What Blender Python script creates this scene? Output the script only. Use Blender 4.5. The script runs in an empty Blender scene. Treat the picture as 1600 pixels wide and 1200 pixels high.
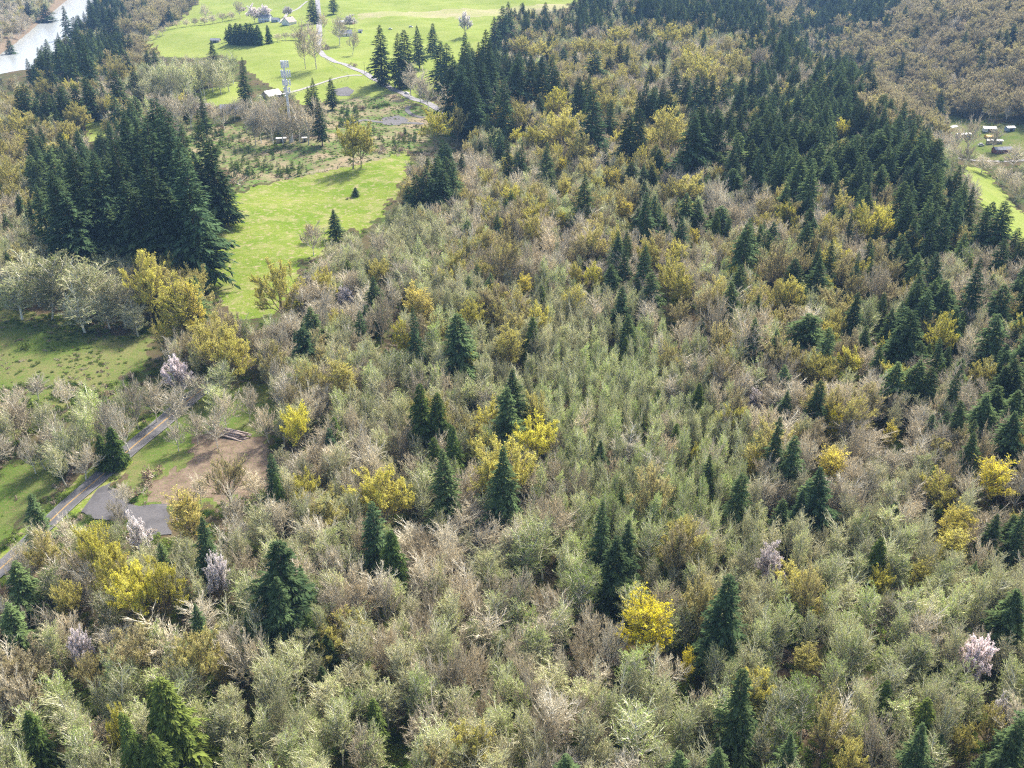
import bpy, math, random
import numpy as np
from mathutils import Vector, Matrix

rng = np.random.default_rng(7)
random.seed(7)
C = bpy.context.scene.collection
SC = bpy.context.scene

# ------------------------------------------------------------ camera
CH = 150.0                      # flying height above the forest floor datum, metres
PITCH = math.radians(27.4)
F = 1500.0                      # focal length in pixels of the 1600 wide photograph
cam = bpy.data.cameras.new('camera')
cam.lens = 36.0 * F / 1600.0
cam.sensor_width = 36.0
cam.clip_start = 1.0
cam.clip_end = 20000.0
camo = bpy.data.objects.new('camera', cam)
C.objects.link(camo)
camo.location = (0, 0, CH)
camo.rotation_euler = (math.pi/2 - PITCH, 0, 0)
SC.camera = camo

# ------------------------------------------------------------ light
SUN_EL, SUN_AZ = 45.0, 26.0     # azimuth measured clockwise from straight ahead (+Y)
world = bpy.data.worlds.new('World'); SC.world = world
world.use_nodes = True
wn = world.node_tree
bgn = wn.nodes['Background']
sky = wn.nodes.new('ShaderNodeTexSky')
sky.sky_type = 'NISHITA'; sky.sun_disc = False
sky.sun_elevation = math.radians(SUN_EL); sky.sun_rotation = math.radians(SUN_AZ)
sky.air_density = 0.8; sky.dust_density = 4.0; sky.ozone_density = 1.0
wn.links.new(sky.outputs[0], bgn.inputs[0])
bgn.inputs[1].default_value = 0.15
sl = bpy.data.lights.new('sun', 'SUN')
sl.energy = 4.0; sl.angle = math.radians(5.0); sl.color = (1.0, 0.945, 0.85)
so = bpy.data.objects.new('sun', sl); C.objects.link(so)
d = Vector((math.sin(math.radians(SUN_AZ))*math.cos(math.radians(SUN_EL)),
            math.cos(math.radians(SUN_AZ))*math.cos(math.radians(SUN_EL)), math.sin(math.radians(SUN_EL))))
so.rotation_euler = d.to_track_quat('Z', 'Y').to_euler()
so.location = (0, 0, 400)
SC.view_settings.view_transform = 'Standard'
SC.view_settings.look = 'None'
SC.view_settings.gamma = 1.0
SC.view_settings.use_curve_mapping = False
SC.view_settings.exposure = 1.10
SC.cycles.max_bounces = 5
SC.cycles.diffuse_bounces = 2
SC.cycles.glossy_bounces = 2
SC.cycles.transmission_bounces = 3
SC.cycles.volume_bounces = 0
SC.cycles.use_denoising = False
SC.cycles.filter_width = 1.2
SC.render.use_persistent_data = False

# ------------------------------------------------------------ helpers
def sm(a, b, x):
    t = np.clip((x - a) / (b - a), 0, 1)
    return t * t * (3 - 2 * t)

def tag(o, label=None, cat=None, group=None, kind=None):
    if label: o['label'] = label
    if cat: o['category'] = cat
    if group: o['group'] = group
    if kind: o['kind'] = kind
    return o

def empty(name, loc, rz=0.0):
    o = bpy.data.objects.new(name, None); C.objects.link(o)
    o.empty_display_size = 0.5
    o.location = loc; o.rotation_euler = (0, 0, rz)
    return o

def link(name, me, parent=None):
    o = bpy.data.objects.new(name, me); C.objects.link(o)
    if parent is not None: o.parent = parent
    return o

def mesh_np(name, verts, polys, mats, midx=None, smooth=False):
    """polys: list of (m,k) int arrays, one per polygon size"""
    me = bpy.data.meshes.new(name)
    verts = np.asarray(verts, dtype=np.float32)
    me.vertices.add(len(verts)); me.vertices.foreach_set('co', verts.ravel())
    loops = np.concatenate([p.ravel() for p in polys]).astype(np.int32)
    sizes = np.concatenate([np.full(len(p), p.shape[1]) for p in polys]).astype(np.int32)
    me.loops.add(len(loops)); me.loops.foreach_set('vertex_index', loops)
    me.polygons.add(len(sizes))
    starts = np.concatenate([[0], np.cumsum(sizes)[:-1]]).astype(np.int32)
    me.polygons.foreach_set('loop_start', starts)
    if midx is not None: me.polygons.foreach_set('material_index', np.asarray(midx, np.int32))
    if smooth: me.polygons.foreach_set('use_smooth', np.ones(len(sizes), bool))
    for m in mats: me.materials.append(m)
    me.update(calc_edges=True)
    return me

class MB:
    """collects boxes, bars and polygons into one mesh"""
    def __init__(s): s.v, s.f, s.m = [], [], []
    def box(s, x0, x1, y0, y1, z0, z1, m=0):
        b = len(s.v)
        s.v += [(x0,y0,z0),(x1,y0,z0),(x1,y1,z0),(x0,y1,z0),(x0,y0,z1),(x1,y0,z1),(x1,y1,z1),(x0,y1,z1)]
        s.f += [(b,b+3,b+2,b+1),(b+4,b+5,b+6,b+7),(b,b+1,b+5,b+4),(b+1,b+2,b+6,b+5),(b+2,b+3,b+7,b+6),(b+3,b,b+4,b+7)]
        s.m += [m]*6; return s
    def poly(s, pts, m=0):
        b = len(s.v); s.v += list(pts); s.f.append(tuple(range(b, b+len(pts)))); s.m.append(m); return s
    def prism(s, pts, off, m=0):
        """closed prism from polygon pts swept by vector off"""
        n = len(pts); b = len(s.v)
        s.v += list(pts) + [tuple(p[i]+off[i] for i in range(3)) for p in pts]
        s.f.append(tuple(range(b+n-1, b-1, -1))); s.f.append(tuple(range(b+n, b+2*n)))
        for i in range(n):
            j = (i+1) % n; s.f.append((b+i, b+j, b+n+j, b+n+i))
        s.m += [m]*(n+2); return s
    def tube(s, p0, p1, r0, r1, n=8, m=0):
        p0, p1 = Vector(p0), Vector(p1); a = (p1-p0).normalized()
        u = a.orthogonal().normalized(); w = a.cross(u); b = len(s.v)
        for p, r in ((p0, r0), (p1, r1)):
            for i in range(n):
                t = 2*math.pi*i/n; s.v.append(tuple(p + (u*math.cos(t) + w*math.sin(t))*r))
        for i in range(n):
            j = (i+1) % n; s.f.append((b+i, b+j, b+n+j, b+n+i)); s.m.append(m)
        s.f.append(tuple(range(b+n-1, b-1, -1))); s.f.append(tuple(range(b+n, b+2*n))); s.m += [m, m]
        return s
    def build(s, name, mats, parent=None):
        me = bpy.data.meshes.new(name); me.from_pydata(s.v, [], s.f)
        for m in (mats if isinstance(mats, (list, tuple)) else [mats]): me.materials.append(m)
        me.polygons.foreach_set('material_index', s.m); me.update()
        return link(name, me, parent)

# ------------------------------------------------------------ terrain
VALLEY = -46.0
def river_axis():
    return np.array([[-1150., 700.], [-800., 850.], [-640., 965.], [-560., 1100.], [-608., 1312.], [-702., 1625.], [-900., 2300.]])
def dist_polyline(x, y, pl):
    best = np.full(np.shape(x), 1e9)
    for (ax, ay), (bx, by) in zip(pl[:-1], pl[1:]):
        dx, dy = bx-ax, by-ay; L = dx*dx+dy*dy
        t = np.clip(((x-ax)*dx + (y-ay)*dy)/L, 0, 1)
        best = np.minimum(best, np.hypot(x-ax-t*dx, y-ay-t*dy))
    return best
RW = 27.0
def terrain(x, y):
    x = np.asarray(x, float); y = np.asarray(y, float)
    z = 2.2*np.sin(x*.021+1.3)*np.cos(y*.017-.4) + 1.4*np.sin(x*.047+y*.031) + 0.5*np.sin(x*.11-y*.09+2)
    z = z*sm(80, 200, y)*0.9
    # a soft draw running down the middle of the wood
    z = z - 6*np.exp(-((x+12-0.05*(y-230))/30)**2)*np.exp(-((y-235)/70)**2)
    # left side falls gently to the river flats
    z = z - 9*sm(-60, -150, x)*sm(420, 200, y)
    z = z - 26*sm(-220, -560, x)*sm(500, 900, y)
    # right side: ridge shoulder, valley, then the far wooded hill
    edge = 232 + 10*np.sin(y*.01) + 0.06*np.maximum(y-700, 0)
    v = sm(edge, edge+135, x)
    z = z*(1-v) + VALLEY*v
    z = z + 120*np.exp(-(((x-820)/300)**2 + ((y-1120)/330)**2)) * sm(330, 520, x)
    z = z + 150*np.exp(-(((x-520)/620)**2 + ((y-2350)/560)**2))
    z = z + 90*np.exp(-(((x+900)/500)**2 + ((y-2600)/500)**2))
    far = np.hypot(x, y)
    z = z + 60*sm(3000, 7000, far)*(1+np.sin(x*.0011+2)*np.cos(y*.0009))
    d = dist_polyline(x, y, river_axis())
    m = sm(RW+22, RW-4, d)
    z = z*(1-m) + (-33.0)*m
    return z

def ray(u, v):
    x = (u-800)/F; y = (600-v)/F
    return np.array([x, math.cos(PITCH)+y*math.sin(PITCH), -math.sin(PITCH)+y*math.cos(PITCH)])
TS = np.geomspace(80, 4000, 700)
def at(u, v, h=0.0):
    """the point on the terrain raised by h that the line of sight (u,v) meets"""
    r = ray(u, v)
    P = TS[:, None]*r[None, :]
    g = CH + P[:, 2] - terrain(P[:, 0], P[:, 1]) - h
    i = int(np.argmax(g < 0))
    if g[i] >= 0: i = len(TS)-1
    a, b = TS[max(i-1, 0)], TS[i]
    for _ in range(18):
        m = (a+b)/2; p = m*r
        if CH + p[2] - float(terrain(p[0], p[1])) - h < 0: b = m
        else: a = m
    p = b*r
    return np.array([p[0], p[1], CH+p[2]-h]), b
def project(x, y, z):
    cy, sy = math.cos(PITCH), math.sin(PITCH)
    dz = z - CH
    dep = y*cy - dz*sy
    upc = y*sy + dz*cy
    dep = np.maximum(dep, 1e-3)
    return 800 + F*x/dep, 600 - F*upc/dep, dep
def polyw(pts):
    return np.array([at(u, v)[0][:2] for u, v in pts])
def inside(x, y, pl):
    x = np.asarray(x); y = np.asarray(y); r = np.zeros(x.shape, bool)
    n = len(pl)
    for i in range(n):
        x0, y0 = pl[i]; x1, y1 = pl[(i+1) % n]
        c = ((y0 > y) != (y1 > y)) & (x < (x1-x0)*(y-y0)/(y1-y0+1e-12)+x0)
        r ^= c
    return r

# open country, traced as outlines on the ground
P_FIELD = polyw([(296,432),(322,392),(345,350),(354,318),(372,300),(432,283),(520,263),(600,246),(636,238),(640,256),(622,300),(598,330),(580,356),(540,362),(515,385),(505,398),(478,402),(462,440),(440,485),(405,500),(370,500),(350,478),(320,450)])
P_TOP = polyw([(212,70),(262,42),(300,12),(330,-25),(930,-25),(905,2),(850,18),(800,20),(774,36),(764,70),(700,110),(690,150),(640,152),(600,152),(560,126),(520,152),(475,150),(430,140),(400,125),(380,95),(345,85),(300,92),(250,88)])
P_LAWN = polyw([(505,126),(545,118),(600,140),(650,163),(610,150),(560,155),(500,158),(470,165),(455,150)])
P_STRIP = polyw([(296,150),(340,134),(376,128),(385,160),(340,165),(300,165)])
P_STRIP2 = polyw([(130,192),(168,186),(172,215),(135,222)])
P_CUT = polyw([(282,200),(335,193),(392,198),(440,220),(500,185),(505,160),(560,152),(612,148),(665,175),(720,200),(748,216),(700,238),(640,237),(560,258),(430,282),(366,298),(352,262),(312,258),(290,230)])
P_MEAD = polyw([(-140,455),(0,468),(60,490),(130,520),(255,520),(232,556),(196,596),(182,640),(140,640),(80,660),(0,705),(-160,740)])
P_MEAD2 = polyw([(-160,780),(0,735),(60,705),(105,735),(60,790),(0,850),(-160,960)])
P_SLOPE = polyw([(196,735),(215,700),(255,655),(300,635),(345,612),(410,600),(436,640),(424,700),(436,745),(400,775),(330,790),(262,796),(215,780),(178,765)])
P_DIRT = polyw([(300,690),(340,672),(420,690),(436,745),(400,775),(330,785),(262,790),(235,772),(262,742),(290,725)])
P_LOT = polyw([(128,800),(150,768),(172,752),(178,768),(200,786),(232,790),(264,788),(272,832),(230,838),(196,812),(150,810)])
P_VAL = polyw([(1505,258),(1532,262),(1562,292),(1592,330),(1720,320),(1720,420),(1590,386),(1548,345),(1528,300),(1508,276)])
P_YARD = polyw([(1472,182),(1535,190),(1620,196),(1640,250),(1560,250),(1505,248),(1478,222)])
P_MEADO = polyw([(-140,455),(0,468),(60,490),(130,520),(255,520),(232,556),(196,590),(150,606),(60,596),(0,606),(-60,640),(-200,680)])
OPEN = [P_FIELD, P_TOP, P_LAWN, P_STRIP, P_STRIP2, P_CUT, P_MEADO, P_MEAD2, P_SLOPE, P_LOT, P_VAL, P_YARD]

def line_w(pts, step=3.0):
    p = polyw(pts)
    # Catmull-Rom through the points, resampled
    out = []
    q = np.vstack([2*p[0]-p[1], p, 2*p[-1]-p[-2]])
    for i in range(1, len(q)-2):
        a, b, c, d_ = q[i-1], q[i], q[i+1], q[i+2]
        n = max(2, int(np.hypot(*(c-b))/step))
        for k in range(n):
            t = k/n
            out.append(0.5*((2*b)+(c-a)*t+(2*a-5*b+4*c-d_)*t*t+(-a+3*b-3*c+d_)*t**3))
    out.append(p[-1])
    return np.array(out)
ROAD = line_w([(-90,955),(0,890),(60,833),(107,788),(160,743),(205,701),(250,664),(292,628),(330,598)])
LANE = line_w([(800,236),(752,210),(722,194),(680,168),(640,152),(600,131),(560,110),(520,95),(503,84),(497,72),(499,50),(498,25),(496,0),(494,-20)], 4)
DRIVE = line_w([(566,118),(548,118),(520,124),(480,137),(440,147),(404,150)])
DRIVE2 = line_w([(540,196),(566,188),(585,190),(625,192),(660,194)])
DRIVE3 = line_w([(480,2),(468,12),(452,20),(442,30),(438,36)])
DRIVE4 = line_w([(640,166),(636,172),(645,180),(662,184)])
LINES = [(ROAD, 6.5), (LANE, 5.5), (DRIVE, 3.5), (DRIVE2, 3.5), (DRIVE3, 4), (DRIVE4, 3)]

# ------------------------------------------------------------ materials
def nmat(name):
    m = bpy.data.materials.new(name); m.use_nodes = True
    nt = m.node_tree; nt.nodes.clear()
    out = nt.nodes.new('ShaderNodeOutputMaterial')
    return m, nt, out
def N(nt, t, **k):
    n = nt.nodes.new(t)
    for a, b in k.items(): setattr(n, a, b)
    return n
def mixc(nt, f, a, b, blend='MIX'):
    n = N(nt, 'ShaderNodeMix', data_type='RGBA', blend_type=blend)
    for s, x in ((n.inputs[0], f), (n.inputs[6], a), (n.inputs[7], b)):
        if hasattr(x, 'is_linked') or isinstance(x, bpy.types.NodeSocket): nt.links.new(x, s)
        elif isinstance(x, (int, float)): s.default_value = x
        else: s.default_value = (*x, 1)
    return n.outputs[2]
def noise(nt, scale, detail=3, rough=.55, coord=None):
    n = N(nt, 'ShaderNodeTexNoise'); n.inputs['Scale'].default_value = scale
    n.inputs['Detail'].default_value = detail; n.inputs['Roughness'].default_value = rough
    if coord is not None: nt.links.new(coord, n.inputs['Vector'])
    return n.outputs['Fac']
def ramp(nt, x, a, b):
    n = N(nt, 'ShaderNodeMapRange'); n.inputs[1].default_value = a; n.inputs[2].default_value = b
    nt.links.new(x, n.inputs[0]); return n.outputs[0]
def math_(nt, op, a, b):
    n = N(nt, 'ShaderNodeMath', operation=op)
    for s, x in ((n.inputs[0], a), (n.inputs[1], b)):
        if isinstance(x, (int, float)): s.default_value = x
        else: nt.links.new(x, s)
    return n.outputs[0]

def plain(name, col, rough=.6, var=.25, scale=3.0, metal=0.0):
    m, nt, out = nmat(name)
    b = N(nt, 'ShaderNodeBsdfPrincipled')
    tc = N(nt, 'ShaderNodeTexCoord')
    f = noise(nt, scale, 4, .6, tc.outputs['Object'])
    c = mixc(nt, ramp(nt, f, .3, .7), tuple(x*(1-var) for x in col), tuple(min(1, x*(1+var)) for x in col))
    nt.links.new(c, b.inputs['Base Color'])
    b.inputs['Roughness'].default_value = rough; b.inputs['Metallic'].default_value = metal
    nt.links.new(b.outputs[0], out.inputs[0])
    return m

def foliage(name, ca, cb, trans=0.3, bright=(0.75, 1.25), third=None, nscale=.55):
    """colour runs from ca to cb with each tree's own tint; a clumpy noise varies it inside the tree"""
    m, nt, out = nmat(name)
    at_ = N(nt, 'ShaderNodeAttribute', attribute_type='INSTANCER', attribute_name='tint')
    oi = N(nt, 'ShaderNodeObjectInfo')
    geo = N(nt, 'ShaderNodeNewGeometry')
    tc = N(nt, 'ShaderNodeTexCoord')
    f1 = noise(nt, nscale, 2, .6, tc.outputs['Object'])
    t = math_(nt, 'ADD', at_.outputs['Fac'], math_(nt, 'MULTIPLY', math_(nt, 'SUBTRACT', f1, .5), .9))
    c = mixc(nt, math_(nt, 'MAXIMUM', math_(nt, 'MINIMUM', t, 1.0), 0.0), ca, cb)
    if third is not None:
        c = mixc(nt, ramp(nt, f1, .56, .68), c, third)
    k = ramp(nt, oi.outputs['Random'], 0, 1)
    mr = N(nt, 'ShaderNodeMapRange'); mr.inputs[3].default_value = bright[0]; mr.inputs[4].default_value = bright[1]
    nt.links.new(oi.outputs['Random'], mr.inputs[0])
    isl = N(nt, 'ShaderNodeMapRange'); isl.inputs[3].default_value = .65; isl.inputs[4].default_value = 1.35
    nt.links.new(geo.outputs['Random Per Island'], isl.inputs[0])
    s = math_(nt, 'MULTIPLY', mr.outputs[0], isl.outputs[0])
    c = mixc(nt, 1.0, c, (1, 1, 1), 'MULTIPLY')
    vm = N(nt, 'ShaderNodeVectorMath', operation='SCALE')
    nt.links.new(c, vm.inputs[0]); nt.links.new(s, vm.inputs['Scale'])
    dn = N(nt, 'ShaderNodeBsdfDiffuse'); nt.links.new(vm.outputs[0], dn.inputs[0])
    if trans > 0:
        tn = N(nt, 'ShaderNodeBsdfTranslucent'); nt.links.new(vm.outputs[0], tn.inputs[0])
        mx = N(nt, 'ShaderNodeMixShader'); mx.inputs[0].default_value = trans
        nt.links.new(dn.outputs[0], mx.inputs[1]); nt.links.new(tn.outputs[0], mx.inputs[2])
        nt.links.new(mx.outputs[0], out.inputs[0])
    else: nt.links.new(dn.outputs[0], out.inputs[0])
    return m

M = {}
M['alder_bark'] = foliage('alder_bark', (.62,.60,.46), (.80,.78,.64), 0, (.7,1.2))
M['alder_twig'] = foliage('alder_twig', (.54,.50,.31), (.49,.52,.25), .15, (.65,1.3))
M['alder_leaf'] = foliage('alder_leaf', (.48,.51,.24), (.40,.58,.12), .4, (.65,1.3))
M['bare_bark'] = foliage('bare_bark', (.62,.55,.40), (.80,.77,.68), 0, (.7,1.25))
M['bare_twig'] = foliage('bare_twig', (.53,.45,.30), (.62,.57,.43), .15, (.65,1.3))
M['bare_leaf'] = foliage('bare_leaf', (.52,.41,.24), (.54,.51,.28), .3, (.65,1.3))
M['maple_bark'] = foliage('maple_bark', (.30,.25,.16), (.30,.26,.16), 0)
M['maple_twig'] = foliage('maple_twig', (.44,.37,.25), (.54,.50,.16), .15, (.85,1.15))
M['maple_leaf'] = foliage('maple_leaf', (.44,.39,.23), (.77,.73,.10), .4, (.8,1.2))
M['gold_leaf'] = foliage('gold_leaf', (.72,.62,.30), (.84,.74,.03), .4, (.85,1.15))
M['cherry_bark'] = foliage('cherry_bark', (.30,.27,.25), (.36,.33,.30), 0)
M['cherry_leaf'] = foliage('cherry_leaf', (.84,.74,.76), (.92,.89,.89), .4)
M['fir_bark'] = foliage('fir_bark', (.14,.11,.085), (.17,.14,.11), 0)
M['fir_leaf'] = foliage('fir_leaf', (.050,.088,.042), (.13,.18,.062), .15, (.7,1.45))
M['cedar_leaf'] = foliage('cedar_leaf', (.055,.11,.035), (.17,.21,.045), .15, (.8,1.25))
M['shrub_leaf'] = foliage('shrub_leaf', (.08,.14,.03), (.22,.29,.06), .3, (.7,1.3))
M['bramble_leaf'] = foliage('bramble_leaf', (.30,.21,.15), (.38,.31,.22), .2, (.7,1.3))

def ground_mat():
    m, nt, out = nmat('ground_cover')
    b = N(nt, 'ShaderNodeBsdfDiffuse')
    tc = N(nt, 'ShaderNodeTexCoord'); co = tc.outputs['Object']
    a = N(nt, 'ShaderNodeAttribute', attribute_type='GEOMETRY', attribute_name='cover')
    sep = N(nt, 'ShaderNodeSeparateColor'); nt.links.new(a.outputs['Color'], sep.inputs[0])
    a2 = N(nt, 'ShaderNodeAttribute', attribute_type='GEOMETRY', attribute_name='cover_b')
    sep2 = N(nt, 'ShaderNodeSeparateColor'); nt.links.new(a2.outputs['Color'], sep2.inputs[0])
    n1 = noise(nt, .35, 5, .65, co); n2 = noise(nt, .035, 4, .6, co); n3 = noise(nt, 1.6, 3, .7, co)
    n4 = noise(nt, .009, 3, .5, co)
    forest = mixc(nt, ramp(nt, n1, .38, .62), (.075,.062,.035), (.07,.105,.03))
    forest = mixc(nt, ramp(nt, n2, .4, .65), forest, (.12,.09,.055))
    def edge(sock, w=.16):
        return ramp(nt, math_(nt, 'ADD', sock, math_(nt, 'MULTIPLY', math_(nt, 'SUBTRACT', n1, .5), 1.1)), .5-w, .5+w)
    grass = mixc(nt, ramp(nt, n2, .35, .65), (.13,.205,.024), (.21,.255,.05))
    n5 = noise(nt, .09, 4, .7, co)
    grass = mixc(nt, ramp(nt, n3, .50, .66), grass, (.095,.15,.02))
    grass = mixc(nt, math_(nt, 'MULTIPLY', ramp(nt, n5, .50, .62), .75), grass, (.26,.26,.10))
    grass = mixc(nt, math_(nt, 'MULTIPLY', ramp(nt, n1, .54, .64), .75), grass, (.34,.28,.17))
    crop = mixc(nt, ramp(nt, n2, .35, .65), (.185,.245,.045), (.25,.29,.08))
    crop = mixc(nt, math_(nt, 'MULTIPLY', ramp(nt, n1, .45, .7), .35), crop, (.26,.27,.10))
    stub = mixc(nt, ramp(nt, n2, .35, .6), (.34,.31,.18), (.28,.29,.12))
    rough = mixc(nt, ramp(nt, n1, .36, .54), (.20,.14,.10), (.11,.18,.045))
    rough = mixc(nt, ramp(nt, n2, .45, .62), rough, (.29,.235,.15))
    rough = mixc(nt, ramp(nt, n3, .58, .70), rough, (.11,.085,.06))
    mead = mixc(nt, ramp(nt, n2, .40, .60), (.095,.145,.03), (.155,.165,.06))
    mead = mixc(nt, ramp(nt, n1, .50, .66), mead, (.10,.155,.03))
    mead = mixc(nt, ramp(nt, n3, .56, .70), mead, (.24,.16,.10))
    dirt = mixc(nt, ramp(nt, n1, .4, .6), (.155,.115,.085), (.225,.17,.125))
    dirt = mixc(nt, ramp(nt, n3, .56, .68), dirt, (.12,.16,.04))
    c = forest
    c = mixc(nt, edge(sep.outputs[0], .10), c, grass)
    c = mixc(nt, edge(sep.outputs[1], .10), c, crop)
    c = mixc(nt, edge(sep.outputs[2]), c, rough)
    c = mixc(nt, edge(sep2.outputs[0], .12), c, mead)
    c = mixc(nt, edge(sep2.outputs[1]), c, dirt)
    c = mixc(nt, edge(sep2.outputs[2], .3), c, stub)
    nt.links.new(c, b.inputs[0])
    bp = N(nt, 'ShaderNodeBump'); bp.inputs['Strength'].default_value = .6; bp.inputs['Distance'].default_value = .5
    nt.links.new(n3, bp.inputs['Height']); nt.links.new(bp.outputs[0], b.inputs['Normal'])
    nt.links.new(b.outputs[0], out.inputs[0])
    return m
M['ground'] = ground_mat()

# ------------------------------------------------------------ ground sheet
def wobble(x, y, a=2.2):
    return (x + a*np.sin(x*.31+y*.17)+a*.6*np.sin(y*.73-x*.4+1), y + a*np.sin(y*.27-x*.21+2)+a*.6*np.sin(x*.81+y*.33))
def build_ground():
    ys = np.concatenate([[-800,-400,-150,-30,20,50], np.geomspace(75, 2600, 430), [3000,3600,4500,6000,8500,12000]])
    ss = np.concatenate([[-9,-5,-3,-2,-1.5,-1.2], np.linspace(-1, 1, 430), [1.2,1.5,2,3,5,9]])
    Y = np.repeat(ys[:, None], len(ss), 1)
    X = ss[None, :]*(0.66*np.maximum(ys, 60)+60)[:, None]
    far = (np.abs(ss) > 1)[None, :] | (ys < 60)[:, None]
    X = np.where(np.abs(ss)[None, :] > 1, np.sign(ss)[None, :]*((0.66*np.maximum(ys, 60)+60)[:, None] + (np.abs(ss)[None, :]-1)*900), X)
    Z = terrain(X, Y)
    nr, nc = X.shape
    v = np.stack([X, Y, Z], -1).reshape(-1, 3)
    i = np.arange(nr*nc).reshape(nr, nc)
    q = np.stack([i[:-1, :-1], i[:-1, 1:], i[1:, 1:], i[1:, :-1]], -1).reshape(-1, 4)
    me = mesh_np('ground', v, [q], [M['ground']], smooth=True)
    x, y = wobble(v[:, 0], v[:, 1])
    A = np.zeros((len(v), 4), np.float32); B = np.zeros((len(v), 4), np.float32); A[:, 3] = 1; B[:, 3] = 1
    A[:, 0] = inside(x, y, P_FIELD)
    A[:, 1] = inside(x, y, P_TOP) | inside(x, y, P_LAWN) | inside(x, y, P_STRIP) | inside(x, y, P_STRIP2) | inside(x, y, P_VAL)
    A[:, 2] = inside(x, y, P_CUT)
    B[:, 0] = inside(x, y, P_YARD) | inside(x, y, P_MEAD) | inside(x, y, P_MEAD2)
    slope = inside(x, y, P_SLOPE); dirt = inside(x, y, P_DIRT)
    B[:, 0] = np.maximum(B[:, 0], slope & ~dirt)
    B[:, 1] = dirt
    for ln, w in LINES[:2]:
        near = dist_polyline(v[:, 0], v[:, 1], ln[::3]) < w*.5+3.5
        A[:, 0] = np.maximum(A[:, 0], near)
    # roads leave a worn verge; a pale stubble band crosses the top field
    uu, vv, _ = project(v[:, 0], v[:, 1], v[:, 2])
    sb = polyw([(560,22),(700,14),(860,6),(905,10),(840,26),(700,28),(560,30)])
    B[:, 2] = inside(x, y, sb)
    d = dist_polyline(v[:, 0], v[:, 1], river_axis())
    B[:, 1] = np.maximum(B[:, 1], sm(RW+40, RW+8, d)*.8)
    for nm, arr in (('cover', A), ('cover_b', B)):
        at_ = me.attributes.new(nm, 'FLOAT_COLOR', 'POINT'); at_.data.foreach_set('color', arr.ravel())
    tag(link('ground', me), 'forest floor, fields and hills under the trees', kind='structure')
build_ground()

# river water
wm, nt, out = nmat('river_water')
b = N(nt, 'ShaderNodeBsdfPrincipled'); b.inputs['Base Color'].default_value = (.34,.36,.35,1)
b.inputs['Roughness'].default_value = .22; b.inputs['IOR'].default_value = 1.33
tc = N(nt, 'ShaderNodeTexCoord'); f = noise(nt, .25, 4, .6, tc.outputs['Object'])
bp = N(nt, 'ShaderNodeBump'); bp.inputs['Strength'].default_value = .08; bp.inputs['Distance'].default_value = .3
nt.links.new(f, bp.inputs['Height']); nt.links.new(bp.outputs[0], b.inputs['Normal']); nt.links.new(b.outputs[0], out.inputs[0])
def strip_mesh(name, ln, w, zf, mat, cross=3):
    t = np.gradient(ln, axis=0); t /= np.linalg.norm(t, axis=1)[:, None]
    n = np.stack([-t[:, 1], t[:, 0]], -1)
    rows = [ln + n*(k/(cross-1)-.5)*(w if np.isscalar(w) else w[:, None]) for k in range(cross)]
    P = np.stack(rows, 1)
    Z = zf(P[..., 0], P[..., 1])
    v = np.concatenate([P, Z[..., None]], -1).reshape(-1, 3)
    i = np.arange(len(ln)*cross).reshape(len(ln), cross)
    q = np.stack([i[:-1, :-1], i[1:, :-1], i[1:, 1:], i[:-1, 1:]], -1).reshape(-1, 4)[:, ::-1]
    return mesh_np(name, v, [q], [mat], smooth=True)
ra = river_axis(); rr = []
for a_, b_ in zip(ra[:-1], ra[1:]):
    for k in range(12): rr.append(a_+(b_-a_)*k/12)
rr.append(ra[-1])
o = link('river_water', strip_mesh('river_water', np.array(rr), 2*RW+24, lambda x, y: np.full(x.shape, -30.5), wm, 5))
tag(o, 'pale river reflecting the bright sky', kind='structure')

# roads and drives
def road_mat(name, a, b_, s=1.2):
    m, nt, out = nmat(name)
    d = N(nt, 'ShaderNodeBsdfPrincipled'); d.inputs['Roughness'].default_value = .85
    tc = N(nt, 'ShaderNodeTexCoord'); co = tc.outputs['Object']
    c = mixc(nt, ramp(nt, noise(nt, s, 5, .7, co), .35, .65), a, b_)
    c = mixc(nt, math_(nt, 'MULTIPLY', ramp(nt, noise(nt, .12, 3, .6, co), .5, .62), .5), c, tuple(x*.6 for x in a))
    nt.links.new(c, d.inputs['Base Color']); nt.links.new(d.outputs[0], out.inputs[0]); return m
M['asphalt'] = road_mat('asphalt', (.10,.098,.10), (.14,.135,.138))
M['lane'] = road_mat('worn_lane_asphalt', (.20,.195,.20), (.27,.26,.26))
M['gravel'] = road_mat('gravel', (.075,.072,.076), (.125,.118,.118), 2.2)
M['pale_gravel'] = road_mat('pale_gravel', (.26,.25,.22), (.34,.32,.29))
M['road_paint'] = plain('road_paint', (.48,.29,.07), .7, .2, 1.5)
M['white_paint'] = plain('white_paint', (.27,.27,.26), .7, .2, 1.5)
def up(off): return lambda x, y: terrain(x, y)+off
o = link('country_road', strip_mesh('country_road', ROAD, 6.6, up(.22), M['asphalt'], 7)); tag(o, 'two lane asphalt road along the lower wood', kind='structure')
def offs(ln, k):
    t = np.gradient(ln, axis=0); t /= np.linalg.norm(t, axis=1)[:, None]
    return ln + np.stack([-t[:, 1], t[:, 0]], -1)*k
for k in (-.16, .16):
    tag(link('centre_line', strip_mesh('centre_line', offs(ROAD, k), .17, up(.226), M['road_paint'], 2)), 'yellow centre line', kind='structure')
for k in (-2.95, 2.95):
    tag(link('edge_line', strip_mesh('edge_line', offs(ROAD, k), .1, up(.226), M['white_paint'], 2)), 'faded white edge line', kind='structure')
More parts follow.
